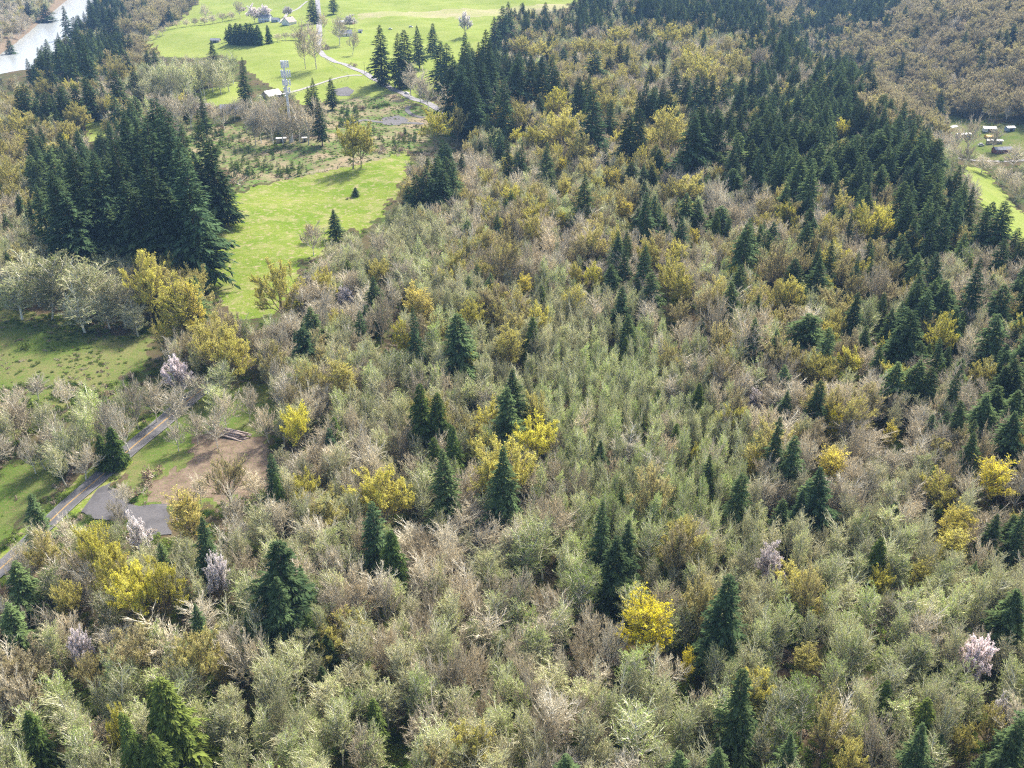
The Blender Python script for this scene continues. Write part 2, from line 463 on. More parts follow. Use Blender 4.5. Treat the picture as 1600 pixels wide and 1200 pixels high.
for nm, ln, w, mt, h in (('farm_lane', LANE, 5.2, 'lane', .25), ('driveway', DRIVE, 3.6, 'pale_gravel', .2), ('gravel_track', DRIVE2, 4.5, 'gravel', .2),
                      ('driveway', DRIVE3, 4, 'pale_gravel', .2), ('gravel_track', DRIVE4, 3.5, 'gravel', .2)):
    tag(link(nm, strip_mesh(nm, ln, w if nm != 'farm_lane' else 6.6, up(h), M[mt], 5)), nm.replace('_', ' '), kind='structure')
def patch(name, pl, off, mat, n=40):
    """a draped ground patch with an outline"""
    x0, y0 = pl.min(0); x1, y1 = pl.max(0)
    gx = np.linspace(x0, x1, n+1); gy = np.linspace(y0, y1, n+1)
    X, Y = np.meshgrid(gx, gy); wx, wy = wobble((X[:-1, :-1]+X[1:, 1:])/2, (Y[:-1, :-1]+Y[1:, 1:])/2, .7)
    keep = inside(wx, wy, pl)
    i = np.arange((n+1)**2).reshape(n+1, n+1)
    q = np.stack([i[:-1, :-1], i[:-1, 1:], i[1:, 1:], i[1:, :-1]], -1)[keep]
    v = np.stack([X, Y, terrain(X, Y)+off], -1).reshape(-1, 3)
    return tag(link(name, mesh_np(name, v, [q], [mat], smooth=True)), name.replace('_', ' '), kind='structure')
patch('gravel_lot', P_LOT, .19, M['gravel'], 90)
patch('gravel_pad', polyw([(596,184),(625,180),(640,188),(622,196),(598,194)]), .17, M['gravel'], 30)
patch('gravel_loop', polyw([(520,141),(540,136),(553,142),(548,150),(525,150)]), .17, M['gravel'], 30)

# ------------------------------------------------------------ tree growing
def nrm(v): return v/np.maximum(np.linalg.norm(v, axis=-1, keepdims=True), 1e-9)
class Br:
    """a set of curved branches: quadratic beziers A,B,C with base radius R"""
    def __init__(s, A, B, Cc, R): s.A, s.B, s.C, s.R = A, B, Cc, R
    def pt(s, i, t):
        t = t[:, None]; return (1-t)**2*s.A[i] + 2*t*(1-t)*s.B[i] + t*t*s.C[i]
    def tan(s, i, t):
        t = t[:, None]; return nrm(2*(1-t)*(s.B[i]-s.A[i]) + 2*t*(s.C[i]-s.B[i]))
    def length(s): return np.linalg.norm(s.C-s.A, axis=1)
def sprout(g, par, k, s0, ang, ratio, up_, curve, rr=.5, lmin=.3):
    n = len(par.A); i = np.repeat(np.arange(n), k)
    t = s0 + (1-s0)*(np.tile(np.arange(k), n)+g.random(n*k))/k
    P = par.pt(i, t); T = par.tan(i, t)
    rnd = nrm(g.normal(size=(n*k, 3))); perp = nrm(rnd - (rnd*T).sum(1)[:, None]*T)
    a = np.radians(ang*(.75+.5*g.random(n*k)))[:, None]
    D = nrm(T*np.cos(a) + perp*np.sin(a) + np.array([0, 0, up_]))
    L = np.maximum(par.length()[i]*ratio*(1-.45*t)*(.7+.6*g.random(n*k)), lmin)[:, None]
    mid = P + D*L*.5 + g.normal(size=(n*k, 3))*L*.06
    end = P + D*L + np.array([0, 0, 1.0])*L*curve + g.normal(size=(n*k, 3))*L*.05
    return Br(P, mid, end, par.R[i]*rr*(1-.6*t))
def tubes(br, segs, sides, tip=.25):
    n = len(br.A); V = []; Q = []
    i = np.arange(n)
    ring = []
    for s in range(segs+1):
        t = np.full(n, s/segs); P = br.pt(i, t); T = br.tan(i, t)
        ref = np.where(np.abs(T[:, 2:3]) > .9, np.array([[1., 0, 0]]), np.array([[0., 0, 1.]]))
        U = nrm(np.cross(T, ref)); W = np.cross(T, U)
        r = (br.R*(1-(1-tip)*s/segs))[:, None]
        for k in range(sides):
            a = 2*math.pi*k/sides; V.append(P + (U*math.cos(a)+W*math.sin(a))*r)
    V = np.stack(V, 1)            # n, (segs+1)*sides, 3
    base = (np.arange(n)*(segs+1)*sides)[:, None]
    for s in range(segs):
        for k in range(sides):
            k2 = (k+1) % sides
            Q.append(base + np.array([[s*sides+k, s*sides+k2, (s+1)*sides+k2, (s+1)*sides+k]]))
    return V.reshape(-1, 3), np.concatenate(Q)
def spikes(g, P, D, L, w):
    n = len(P); rnd = nrm(g.normal(size=(n, 3))); S = nrm(np.cross(D, rnd))
    w = w if np.isscalar(w) else w[:, None]
    V = np.stack([P - S*w*.5, P + S*w*.5, P + D*L[:, None]], 1)
    return V.reshape(-1, 3), np.arange(3*n).reshape(n, 3)
def flecks(g, P, size, flat=0.0):
    n = len(P); a = nrm(g.normal(size=(n, 3))*np.array([1, 1, 1-flat])); rnd = nrm(g.normal(size=(n, 3))*np.array([1, 1, 1-flat])); b = nrm(np.cross(a, rnd) if flat == 0 else rnd)
    s = (size*(.6+.8*g.random(n)))[:, None]
    V = np.stack([P - a*s*.6, P + b*s*.5, P + a*s*.6 - b*s*.15], 1)
    return V.reshape(-1, 3), np.arange(3*n).reshape(n, 3)
def merge(parts):
    """parts: list of (V, F, matindex)"""
    V, by, off = [], {}, 0
    for v, f, m in parts:
        if len(v) == 0: continue
        V.append(v); by.setdefault(f.shape[1], []).append((f+off, m)); off += len(v)
    polys, mi = [], []
    for k in sorted(by):
        polys.append(np.concatenate([f for f, _ in by[k]])); mi.append(np.concatenate([np.full(len(f), m) for f, m in by[k]]))
    return np.concatenate(V), polys, np.concatenate(mi)

def decid(seed, H, R, style, leafiness, fleck, mats, dense=1.0):
    """returns (trunk mesh, crown mesh); mats = bark, twig, leaf"""
    g = np.random.default_rng(seed)
    if style == 'alder':            # one stem, rising limbs
        A = np.zeros((1, 3)); Cc = np.array([[g.normal()*.5, g.normal()*.5, H*.97]]); B = (A+Cc)/2 + g.normal(size=(1, 3))*np.array([.5, .5, 0])
        trunk = Br(A, B, Cc, np.array([H*.012+.05]))
        n = int(26*dense); t = .30 + .68*(np.arange(n)+g.random(n)*.8)/n
        P = trunk.pt(np.zeros(n, int), t); az = np.arange(n)*2.399 + g.random(n)*.7
        el = np.radians(34 + 38*t + g.normal(size=n)*7)
        prof = np.sqrt(np.clip(1-((t-.52)/.50)**2, .04, 1))
        L = R*prof*(.75+.45*g.random(n))/np.cos(el)**.7
        D = np.stack([np.cos(az)*np.cos(el), np.sin(az)*np.cos(el), np.sin(el)], -1)
        limbs = Br(P, P+D*(L*.5)[:, None]+np.array([0, 0, -.03])*L[:, None], P+D*L[:, None]+np.array([0, 0, .10])*L[:, None], .06+.014*L)
        stems = [trunk]
        k2, k3, k4 = 8, 6, 2
    else:                           # spreading crown from a forked stem
        A = np.zeros((1, 3)); Cc = np.array([[g.normal()*.3, g.normal()*.3, H*.30]])
        trunk = Br(A, (A+Cc)/2, Cc, np.array([H*.022]))
        n = 8; az = np.arange(n)*2.399+g.random(n)*.6; el = np.radians(np.linspace(36, 84, n)+g.normal(size=n)*4)
        D = np.stack([np.cos(az)*np.cos(el), np.sin(az)*np.cos(el), np.sin(el)], -1)
        rad = np.stack([np.cos(el)*R, np.sin(el)*(H*.70)], -1)
        L = np.linalg.norm(rad, axis=1)*(.85+.15*g.random(n))
        P = np.repeat(Cc, n, 0) - np.array([0, 0, 1.0])*g.random((n, 1))*H*.10
        boughs = Br(P, P+D*(L*.5)[:, None]+nrm(D*np.array([1, 1, 0]))*(L*.07)[:, None], P+D*L[:, None]+np.array([0, 0, .02])*L[:, None], np.full(n, H*.010))
        limbs = sprout(g, boughs, int(6*dense), .18, 38, .62, .12, .08, .55)
        stems = [trunk, boughs]
        k2, k3, k4 = 7, 6, 2
    sec = sprout(g, limbs, k2, .15, 30, .52, .22, .07, .5, .9)
    tert = sprout(g, sec, k3, .12, 28, .58, .18, .06, .55, .7)
    n3 = len(tert.A)
    tp = []
    for s in stems:
        v, f = tubes(s, 6 if s is trunk else 5, 7, .25); tp.append((v, f, 0))
    v, f = tubes(limbs, 3, 4, .3); tp.append((v, f, 0))
    cp = []
    sec.R = np.maximum(sec.R, .075); v, f = tubes(sec, 2, 3, .4); cp.append((v, f, 0))
    D3 = nrm(tert.C-tert.A); L3 = tert.length()
    v, f = spikes(g, tert.A, D3, L3, .13); cp.append((v, f, 1))
    i = np.repeat(np.arange(n3), k4); t = g.random(len(i))
    P4 = tert.pt(i, t); D4 = nrm(D3[i] + g.normal(size=(len(i), 3))*.32 + np.array([0, 0, .12]))
    v, f = spikes(g, P4, D4, L3[i]*(.5+.3*g.random(len(i))), .08); cp.append((v, f, 1))
    nl = int(len(i)*leafiness)
    if nl:
        j = g.integers(0, len(i), nl); Pl = P4[j] + D4[j]*(L3[i][j]*.45*g.random(nl))[:, None] + g.normal(size=(nl, 3))*.12
        v, f = flecks(g, Pl, fleck); cp.append((v, f, 2))
    v, p, mi = merge(tp); v2_, p2, mi2 = merge(cp)
    rad = np.hypot(v2_[:, 0], v2_[:, 1]); sr = R/np.percentile(rad, 93); sz = H/np.percentile(v2_[:, 2], 99.7)
    tm = mesh_np('trunk', v*np.array([sr, sr, sz]), p, mats, mi)
    cm = mesh_np('crown', v2_*np.array([sr, sr, sz]), p2, mats, mi2)
    return tm, cm

def conifer(seed, H, R, mats, drop=.25, low=.06, power=.85, n_wh=34, per=8, spr=15, ragged=.25):
    g = np.random.default_rng(seed)
    A = np.zeros((1, 3)); Cc = np.array([[g.normal()*.15, g.normal()*.15, H]])
    tr = Br(A, (A+Cc)/2, Cc, np.array([H*.012]))
    v, f = tubes(tr, 6, 7, .05); tp = [(v, f, 0)]
    n = n_wh*per
    t = low + (.985-low)*((np.arange(n)+g.random(n))/n)**.93
    az = np.arange(n)*2.399+g.random(n)*1.2
    shape = np.clip((1-t), 0.012, 1)**power * sm(low-.12, low+.16, t)
    # irregular crown: some sides and levels shorter
    lump = 1 + ragged*np.sin(az*2+seed)*np.sin(t*17+seed*2) + ragged*.8*g.normal(size=n)*.6
    L = np.maximum(R*shape*np.clip(lump, .4, 1.5), .25)
    el = np.radians(-12 + 42*t + g.normal(size=n)*6)
    D = np.stack([np.cos(az)*np.cos(el), np.sin(az)*np.cos(el), np.sin(el)], -1)
    P = tr.pt(np.zeros(n, int), t)
    E = P + D*L[:, None]; Mid = P + D*(L*.55)[:, None] + np.array([0, 0, .05])*L[:, None]; E[:, 2] -= L*drop*(.5+.5*g.random(n))
    br = Br(P, Mid, E, .02+.01*L)
    v, f = tubes(br, 2, 3, .3); tp.append((v, f, 0))
    # sprays: flat drooping triangles to both sides of each branch
    i = np.repeat(np.arange(n), spr); s = .16 + .84*np.tile((np.arange(spr)+.5)/spr, n) + g.normal(size=len(i))*.02
    s = np.clip(s, 0, 1)
    Q = br.pt(i, s); T = br.tan(i, s)
    side = nrm(np.cross(T, np.array([0, 0, 1.])))*np.where(np.tile(np.arange(spr) % 2, n) == 0, 1, -1)[:, None]
    Dd = nrm(T*(.55+.5*g.random((len(i), 1))) + side*(.75*(1-s)[:, None]+.15) + np.array([0, 0, -.18]) + g.normal(size=(len(i), 3))*.22)
    Ls = (.34*L[i]*(1.15-.65*s)+.30)*(.7+.6*g.random(len(i)))
    wd = Ls*(.28+.15*g.random(len(i)))
    W = nrm(np.cross(Dd, np.array([0, 0, 1.]) + g.normal(size=(len(i), 3))*.35))
    V = np.stack([Q, Q+Dd*(Ls*.5)[:, None]+W*(wd*.5)[:, None], Q+Dd*Ls[:, None]+np.array([0, 0, -.12])*Ls[:, None], Q+Dd*(Ls*.45)[:, None]-W*(wd*.5)[:, None]], 1).reshape(-1, 3)
    F4 = np.arange(4*len(i)).reshape(-1, 4)
    tri = np.concatenate([F4[:, [0, 1, 2]], F4[:, [0, 2, 3]]])
    v, p, mi = merge(tp); tm = mesh_np('trunk', v, p, mats, mi)
    cm = mesh_np('crown', V, [tri], mats, np.full(len(tri), 1))
    return tm, cm

# kind -> list of prototypes (trunk mesh, crown mesh, H, R)
KIND = {}
KIND['alder'] = [(*decid(100+i, 17, 3.6, 'alder', (.35, 1.5, .9)[i % 3], .22, [M['alder_bark'], M['alder_twig'], M['alder_leaf']]), 17., 3.6) for i in range(7)]
KIND['bare'] = [(*decid(200+i, 16, 4.4, 'alder' if i < 3 else 'maple', .25, .16, [M['bare_bark'], M['bare_twig'], M['bare_leaf']]), 16., 4.4) for i in range(6)]
KIND['maple'] = [(*decid(300+i, 17, 6.0, 'maple', 3.6 if i < 4 else 1.0, .28, [M['maple_bark'], M['maple_twig'], M['maple_leaf']]), 17., 6.) for i in range(6)]
KIND['gold'] = [(*decid(350+i, 18, 4.2, 'alder', 3.2, .26, [M['maple_bark'], M['maple_twig'], M['gold_leaf'] if i else M['maple_leaf']], 1.1), 18., 4.2) for i in range(3)]
KIND['cherry'] = [(*decid(400+i, 12, 3.6, 'maple', 4.0, .30, [M['cherry_bark'], M['bare_twig'], M['cherry_leaf']]), 12., 3.6) for i in range(2)]
KIND['fir'] = [(*conifer(500+i, 38, 7.2-.5*(i % 3), [M['fir_bark'], M['fir_leaf']], .22+.05*(i % 3), .04+.06*(i % 2), (.62, .78, .70, .9, .58, .72)[i], 34, 8, 15, .24+.06*i), 38., 6.2-.5*(i % 3)) for i in range(6)]
KIND['cedar'] = [(*conifer(600+i, 26, 6.0, [M['fir_bark'], M['cedar_leaf']], .5, .02, .62, 30, 9, 15, .18), 26., 6.) for i in range(3)]

def shrub_mesh(name, seed, mat, twig, n=420):
    g = np.random.default_rng(seed)
    cl = g.normal(size=(9, 3))*np.array([.55, .55, .2]); cl[:, 2] = np.abs(cl[:, 2])+.25
    P = cl[g.integers(0, 9, n)] + nrm(g.normal(size=(n, 3)))*(.42*g.random(n)**.4)[:, None]
    P[:, 2] = np.abs(P[:, 2])
    v, f = flecks(g, P, .17)
    A = np.zeros((26, 3)); E = cl[g.integers(0, 9, 26)]*1.3 + g.normal(size=(26, 3))*.2; E[:, 2] = np.abs(E[:, 2])
    v2, f2 = tubes(Br(A, (A+E)/2, E, np.full(26, .02)), 2, 3)
    v, p, mi = merge([(v, f, 0), (v2, f2, 1)])
    return mesh_np(name, v, p, [mat, twig], mi)
SHRUB = [shrub_mesh('shrub', 700+i, M['shrub_leaf'], M['fir_bark']) for i in range(3)]
BRAMBLE = [shrub_mesh('bramble', 720+i, M['bramble_leaf'], M['bare_bark'], 300) for i in range(2)]

# ------------------------------------------------------------ explicit trees
# (sight of the tip u, v ; apparent height, apparent width ; tint)
FIR = """
112,228,150,62 .2|80,262,135,62 .2|138,232,150,60 .15|58,285,100,50 .3|95,300,110,60 .2|128,290,105,60 .25|152,262,110,50 .2|190,165,190,70 .15|206,182,170,60 .1|238,152,200,70 .1|222,190,180,70 .1|256,188,180,66 .1|180,215,170,62 .2|232,235,160,76 .2
268,212,180,80 .1|212,300,110,70 .45|240,262,150,80 .2|285,245,165,84 .1|262,290,120,84 .25|310,170,175,40 .3|322,215,140,60 .15|345,268,85,44 .15|190,280,120,70 .2|300,300,110,84 .15|170,325,75,60 .4|255,165,190,60 .15|148,318,80,60 .3
592,37,92,32 .25|620,50,88,28 .2|632,45,90,28 .25|653,38,66,22 .3|674,35,50,18 .3|687,62,78,28 .2|696,66,82,26 .2|706,83,96,38 .1|722,48,80,20 .3|730,82,90,30 .15|747,64,96,32 .1|757,44,92,26 .2|765,60,90,28 .2|736,115,80,34 .1|718,100,85,34 .1|752,100,80,32 .1|785,8,60,22 .2|795,1,58,20 .2|772,25,56,20 .3|785,122,70,24 .3|745,130,70,30 .2
682,240,62,26 .4|696,243,60,24 .4|664,260,60,26 .4|707,250,58,24 .45|719,238,26,14 .4|690,262,55,30 .3|652,272,50,24 .35|675,278,45,30 .3|638,290,30,20 .3
810,88,70,30 .2|831,85,72,22 .2|848,96,60,22 .2|862,84,60,24 .2|870,105,50,26 .25|882,72,22,14 .3|898,78,22,12 .3|930,78,42,26 .2|969,62,42,16 .2|952,86,22,12 .4|1017,72,22,12 .2|1039,64,30,14 .2|1018,100,30,14 .2|1058,102,50,20 .3|1074,118,50,20 .3|907,118,66,26 .15|918,116,60,20 .2|928,138,90,38 .1|955,154,56,20 .25|982,170,80,30 .1|998,167,76,24 .1|1012,122,70,26 .15|1022,135,60,24 .15|1039,122,66,24 .15|1002,140,56,20 .2|1048,140,60,26 .15|1092,115,60,24 .15|1104,118,56,20 .2|1116,116,56,20 .2|1100,165,90,40 .1|1085,175,90,36 .1|1118,170,80,34 .2|1135,120,50,22 .2|1160,118,56,26 .2|1178,105,46,20 .2
854,220,62,26 .35|812,222,56,24 .3|795,222,56,22 .4|988,252,26,20 .7|1006,258,28,18 .5|1020,256,28,20 .6|1041,252,16,12 .5|1150,262,30,26 .4
522,326,48,24 .55|555,292,14,10 .3|583,428,46,32 .5|560,484,40,18 .35|473,510,50,34 .1|648,476,78,26 .15|717,489,74,54 .5|977,373,60,22 .4|1013,298,72,26 .3|1000,325,40,26 .35|1078,300,48,36 .75|1092,310,40,24 .6|1007,382,60,26 .35|1020,424,48,30 .65|972,446,46,28 .15|980,490,45,30 .6|957,412,40,30 .6|1165,348,80,36 .5|1148,438,56,34 .75|1181,494,60,38 .55|1128,320,30,24 .6|1142,335,24,14 .4
1267,376,34,14 .4|1281,378,40,16 .3|1246,402,48,32 .3|1284,398,58,40 .45|1303,374,58,20 .5|1344,390,50,14 .5|1362,405,34,14 .4|1340,455,50,26 .3|1384,455,34,16 .75|1410,364,44,28 .3|1422,380,44,30 .5|1436,392,42,28 .6|1430,483,80,46 .35|1412,508,56,44 .5|1465,436,50,32 .75|1480,436,54,36 .5|1450,450,50,30 .4|1493,450,28,24 .8|1567,443,60,44 .5|1560,488,60,38 .5|1267,490,50,56 .65|1298,510,54,28 .65|1400,564,48,38 .85|1438,560,52,40 .8|1460,572,48,30 .8|1575,570,50,40 .5|1355,506,32,20 .6|1475,528,46,22 .4|1395,480,36,22 .5|1480,330,60,30 .3|1462,345,60,30 .3|1500,300,70,26 .3|1545,320,60,26 .3|1570,372,50,26 .3|1335,330,50,16 .1|1373,340,34,16 .2|1430,340,50,24 .4
1280,590,62,32 .5|1217,652,84,32 .35|1245,678,68,36 .5|1292,728,80,60 .15|1526,674,60,38 .65|1545,614,50,46 .6|1588,640,60,56 .4|1602,790,60,30 .3|1560,600,40,34 .7|1230,608,30,24 .6|1590,560,60,40 .4
785,694,112,56 .45|697,702,96,52 .7|583,780,84,44 .3|428,838,118,84 .25|430,897,86,56 .4|468,880,60,40 .55|310,803,76,38 .35|945,778,88,40 .45|983,812,86,36 .3|962,838,84,52 .35|1160,735,60,32 .6|1138,897,112,66 .3|1165,1042,110,56 .6|1128,1165,70,56 .6|885,1172,60,52 .5|1065,1172,60,46 .6|420,706,62,26 .3|45,768,46,30 .5|25,878,62,52 .7|12,940,50,40 .7|1450,1132,80,54 .6|1590,920,64,56 .6|1596,1120,90,60 .6|1240,1148,50,40 .6|1535,1170,60,44 .6
97,8,54,18 .1|85,60,60,24 .2|118,46,70,26 .2|128,58,70,26 .2|104,70,60,24 .2|140,8,40,20 .2|160,4,40,24 .2|170,12,40,24 .2|42,90,40,14 .1|35,130,54,26 .2|20,165,30,16 .2|116,130,46,26 .3|136,118,46,26 .3|175,108,50,26 .5|205,100,40,22 .5|228,78,24,14 .4|240,78,24,14 .4|330,62,34,18 .3|352,42,22,10 .3|374,88,90,22 .3|490,120,60,22 .4|516,120,50,20 .4|497,150,76,22 .2|484,135,66,22 .4|487,-6,40,18 .1|519,-10,30,14 .2|313,140,50,16 .4|262,8,30,14 .2|83,165,30,16 .2|122,198,40,24 .4|12,60,26,16 .2|68,6,20,24 .2|40,2,20,18 .2|1415,80,50,12 .1|1588,36,24,14 .1
"""
CEDAR = """
655,598,84,52 .45|682,612,76,48 .4|710,660,68,36 .35|170,665,66,46 .3|152,680,52,34 .3|612,828,62,50 .3|264,1050,112,96 .85|240,1070,90,60 .8|200,1108,92,54 .6|236,1148,80,76 .6|430,740,40,24 .3|1120,330,36,22 .6
360,36,30,23 .0|368,35,32,23 .0|376,36,32,23 .0|384,35,33,23 .0|392,36,32,23 .0|400,38,30,23 .0|418,38,28,14 .0
"""
MAPLE = """
457,630,68,46 .95|345,700,96,66 .25|215,390,120,72 .7|236,402,100,56 .35|428,403,86,80 .65|546,186,76,56 .7|560,200,60,44 .5|677,172,60,48 .85|713,165,60,34 .4|630,498,46,36 .95|733,547,30,22 .9|738,468,40,46 .7|590,400,40,32 .5|835,648,72,68 .9|790,685,100,95 .6|770,705,70,50 .5|600,728,84,88 .7|610,750,50,60 .6|140,815,90,62 .85|168,850,80,60 .7|205,868,90,70 .85|238,868,86,66 .85|175,1097,62,42 .9|325,500,80,80 .5|360,515,70,60 .6|833,330,52,40 .5|785,355,82,56 .3|1015,372,46,42 .6|1050,398,56,40 .7|1068,410,60,50 .65|928,410,34,32 .95|903,408,34,22 .6|1365,314,60,40 .75|1386,318,56,36 .8|1420,358,44,40 .5|1485,488,62,48 .85|1335,540,46,42 .8|1285,552,50,44 .6|1390,392,56,52 .3|1222,368,80,66 .2|1252,380,56,44 .3|1322,184,32,26 .85|1475,735,50,54 .6|1320,398,44,36 .3|1378,885,34,40 .8|1045,164,74,56 .5|1065,185,50,36 .45|880,166,66,56 .55|905,205,50,44 .4|872,135,44,40 .8|812,160,40,30 .5|833,196,32,34 .8|808,198,20,20 .8|964,40,26,38 .6|1046,36,32,42 .6|1072,38,24,20 .5|1096,84,50,44 .6|1070,84,30,40 .5|955,62,24,30 .6|920,60,26,30 .5|905,58,24,26 .5|814,56,28,36 .5|842,62,28,34 .5|866,78,20,20 .6|940,118,36,34 .4|945,140,44,42 .5|990,96,20,22 .6|1075,268,46,50 .5|1052,276,40,40 .4|884,272,30,24 .4|1062,460,40,36 .3|1150,75,34,36 .4|1162,88,30,30 .4
930,352,50,40 .4|905,368,40,38 .3|1100,440,60,40 .2|1200,300,40,34 .3|1340,418,50,40 .3|1240,430,50,44 .6|1310,480,40,36 .5|1295,500,30,30 .6|1580,450,50,44 .2|1540,560,40,40 .5|1330,460,30,28 .4|1218,440,40,34 .5|1515,1130,40,40 .5|1340,1155,60,56 .5|1560,1100,44,40 .4|100,900,60,44 .5|230,440,60,50 .4|5,240,60,34 .5|20,170,40,30 .5|66,120,30,30 .5|110,160,36,36 .5|122,165,30,30 .4|140,95,30,26 .4|186,20,36,30 .3|180,90,40,30 .4|130,1010,60,50 .3
"""
GOLD = """
275,420,112,62 .8|290,430,100,40 .6|290,765,78,54 .4|1015,926,96,76 .95|1002,940,60,50 .9|1078,1010,38,20 .95|1307,632,46,26 1|525,550,76,46 .5|800,505,62,44 .6|645,440,52,36 .5|660,452,48,30 .4|878,325,26,16 .9|820,428,26,22 .7|1562,712,62,56 .8|1505,785,56,50 .6|1500,820,50,46 .6|1300,694,50,44 .6|880,270,40,20 .6|958,258,34,18 .6|880,245,22,16 .9|1180,698,40,20 .7|1395,655,30,20 .7|345,1015,40,30 .3|1270,1000,40,40 .5|1085,355,28,16 .7|980,310,26,22 .6|484,350,28,18 .2|1445,870,40,32 .6|1085,690,20,12 .9
"""
CHERRY = """
275,555,48,42 .2|213,797,58,32 .8|328,870,54,38 .6|1210,850,50,44 .3|1180,604,30,26 .4|537,448,22,26 .6|115,985,52,34 .4|1545,990,60,50 .1|1573,1085,36,32 .7|727,18,36,20 .9|545,22,20,20 .5|410,8,24,22 .5|395,6,28,22 .4|448,10,16,16 .6
"""
BARE = """
395,728,56,40 .4|362,758,56,40 .6|305,738,50,34 .4|180,775,40,28 .7|262,33,12,14 .3|276,31,12,14 .2|290,29,12,14 .4|303,27,12,14 .3|317,24,14,16 .3|331,22,14,16 .4|346,19,14,16 .3|360,17,13,15 .3|228,54,14,14 .3|242,46,14,14 .4|252,40,14,14 .4|432,52,12,16 .4|445,50,12,16 .5|458,50,12,16 .4|470,48,14,16 .4|1190,70,30,30 .2
300,640,56,36 .5|345,612,60,40 .6|382,600,60,40 .6|412,632,60,40 .4|270,655,50,34 .7|190,752,44,30 .8|60,820,56,44 .5|20,850,60,46 .6|95,800,44,34 .7
400,152,70,34 .6|420,158,66,34 .5|436,165,60,34 .6|462,160,62,34 .5|476,165,60,34 .4|448,175,50,30 .5|392,165,60,30 .5|345,162,40,30 .5|362,152,36,26 .5|330,158,34,26 .4|378,150,44,26 .6|640,98,50,30 .5|655,108,50,30 .5|700,132,50,34 .4|728,158,40,30 .4|668,122,46,30 .5|270,145,44,34 .6|290,142,44,34 .7|310,148,36,30 .6|250,145,44,34 .6|1480,205,40,26 .5|1515,225,36,26 .4|1560,195,40,26 .4|1590,225,40,36 .5|1540,240,30,36 .5|15,600,50,40 .6|50,585,40,36 .7
590,460,62,46 .1|1125,458,72,46 .3|1178,478,92,56 .2|865,1055,90,70 .9|770,1065,60,56 .1|910,985,60,46 .1|955,970,64,50 .8|487,26,78,36 .4|470,30,74,28 .3|504,18,30,16 .1|527,22,46,30 .5|548,44,40,20 .5|498,150,60,26 .5|485,345,54,40 .6|320,5,28,18 .5|372,0,26,18 .5|1135,205,60,44 .5|1500,190,50,20 .5|1525,180,60,30 .4|200,590,60,44 .6|75,650,66,50 .5|95,590,50,40 .7|120,690,60,50 .6|40,680,60,44 .6|265,600,70,50 .7|150,620,60,40 .7|185,625,60,44 .7|1370,410,60,56 .4|330,640,60,40 .6|232,590,50,40 .5|300,580,50,40 .6
"""
GREENALDER = '40,385,95,74 .25|88,392,105,84 .3|138,400,105,84 .2|180,430,80,64 .15|15,420,80,64 .35|65,430,70,60 .1|115,440,80,66 .3|160,455,60,50 .4|205,470,56,44 .2|' + "|".join(f'{215+i*13},{104-i*1.9-(i%2)*4:.0f},50,26 {.3+.1*(i%4)}' for i in range(12)) + '|' + "|".join(f'{222+i*13},{117-i*1.9-(i%3)*3:.0f},46,26 {.2+.15*(i%3)}' for i in range(11)) + "|908,890,66,60 1|990,905,60,50 .9|850,800,80,60 .7|820,830,70,56 .7|1020,805,70,44 .9|1005,1100,80,84 .8|1270,1060,70,60 1|60,690,44,36 .9|1080,945,50,40 .9|1240,1120,50,40 .8|330,595,70,40 .6|345,560,70,44 .6|30,1100,60,50 .8"

GRID = """
bbwcyygggggggggxxxcxccccycccyyyy
wwccygggggggggggxmmmxmmxcxyyyyyy
wccxaaagggggggcccmmmbbmxxxcyyyyy
mcmmgbbsbbsssscxmxxmxxbcxccyyyyy
mmcccssbbsggssbxmmxxmxccccccxddd
mcccccsggggggxbbbabmxbxccccccggd
bcccccagggggabbbmammxxbbcxxmccgg
baaaacgggaaaaaamaammxmbxbxbxccxc
aaaammggmaaaaaaaAAxxmbbxbxmxcbbb
gaaabmmaaabxaaamAAAABBbxmbmxxcbx
gggggamaaxaaaaAamAAAAbxaxmmccxbx
gggggaaaaaaaaaaAAAAAAAAaxxmxccbx
ddddaaddamaaaaaaAAAAAAAabxmaaacc
ddaaaggggaaaaaammAAAAAAAxmbaaxcc
adddggggaaaaaaaamAAAAAAAbbbaamMb
gdrrrgagaaaaaaaaAAAAAAAabcbaabmb
aammarraaaaaaaaaAAAAAAAAbbaaammx
abmmmaaaaaaaaaaaAaaAAbaabaaaaaaa
abbmmaaaaaaaaaaaAGGaaaaaabaaabba
bbbbaaaaaaaaaaaaGGGaGaaaaaaabbba
bbaaaaaaaaaaaaaaaaGGaaaabaaabaab
aaaabaaaaaaaaaaGGaaGGaaaaaaaaaab
aaaaaaaaaaaaaaaGaaaGGaaaGaaaabab
aaaaaaaabaaaaaaaabaaGaaGaaaabbxx
""".split()
MIX = {   # probabilities: alder, bare, maple, fir, cedar ; tint means
 'a': (.70,.22,.035,.02,.012), 'A': (.88,.08,.012,.01,.01), 'G': (.86,.10,.01,.02,.01), 'b': (.30,.58,.09,.02,.01), 'B': (.35,.5,.1,.03,.02),
 'm': (.28,.24,.44,.03,.01), 'M': (.2,.2,.55,.03,.02), 'y': (.04,.36,.54,.05,.01), 'c': (.10,.12,.08,.66,.04), 'x': (.20,.24,.13,.40,.03), 'd': (.5,.5,0,0,0)}
GA = np.array([list(r) for r in GRID])
def zone(u, v):
    c = np.clip((u//50).astype(int), 0, 31); r = np.clip((v//50).astype(int), 0, 23)
    return GA[r, c]
def in_open(x, y):
    r = np.zeros(np.shape(x), bool)
    for pl in OPEN: r |= inside(x, y, pl)
    return r

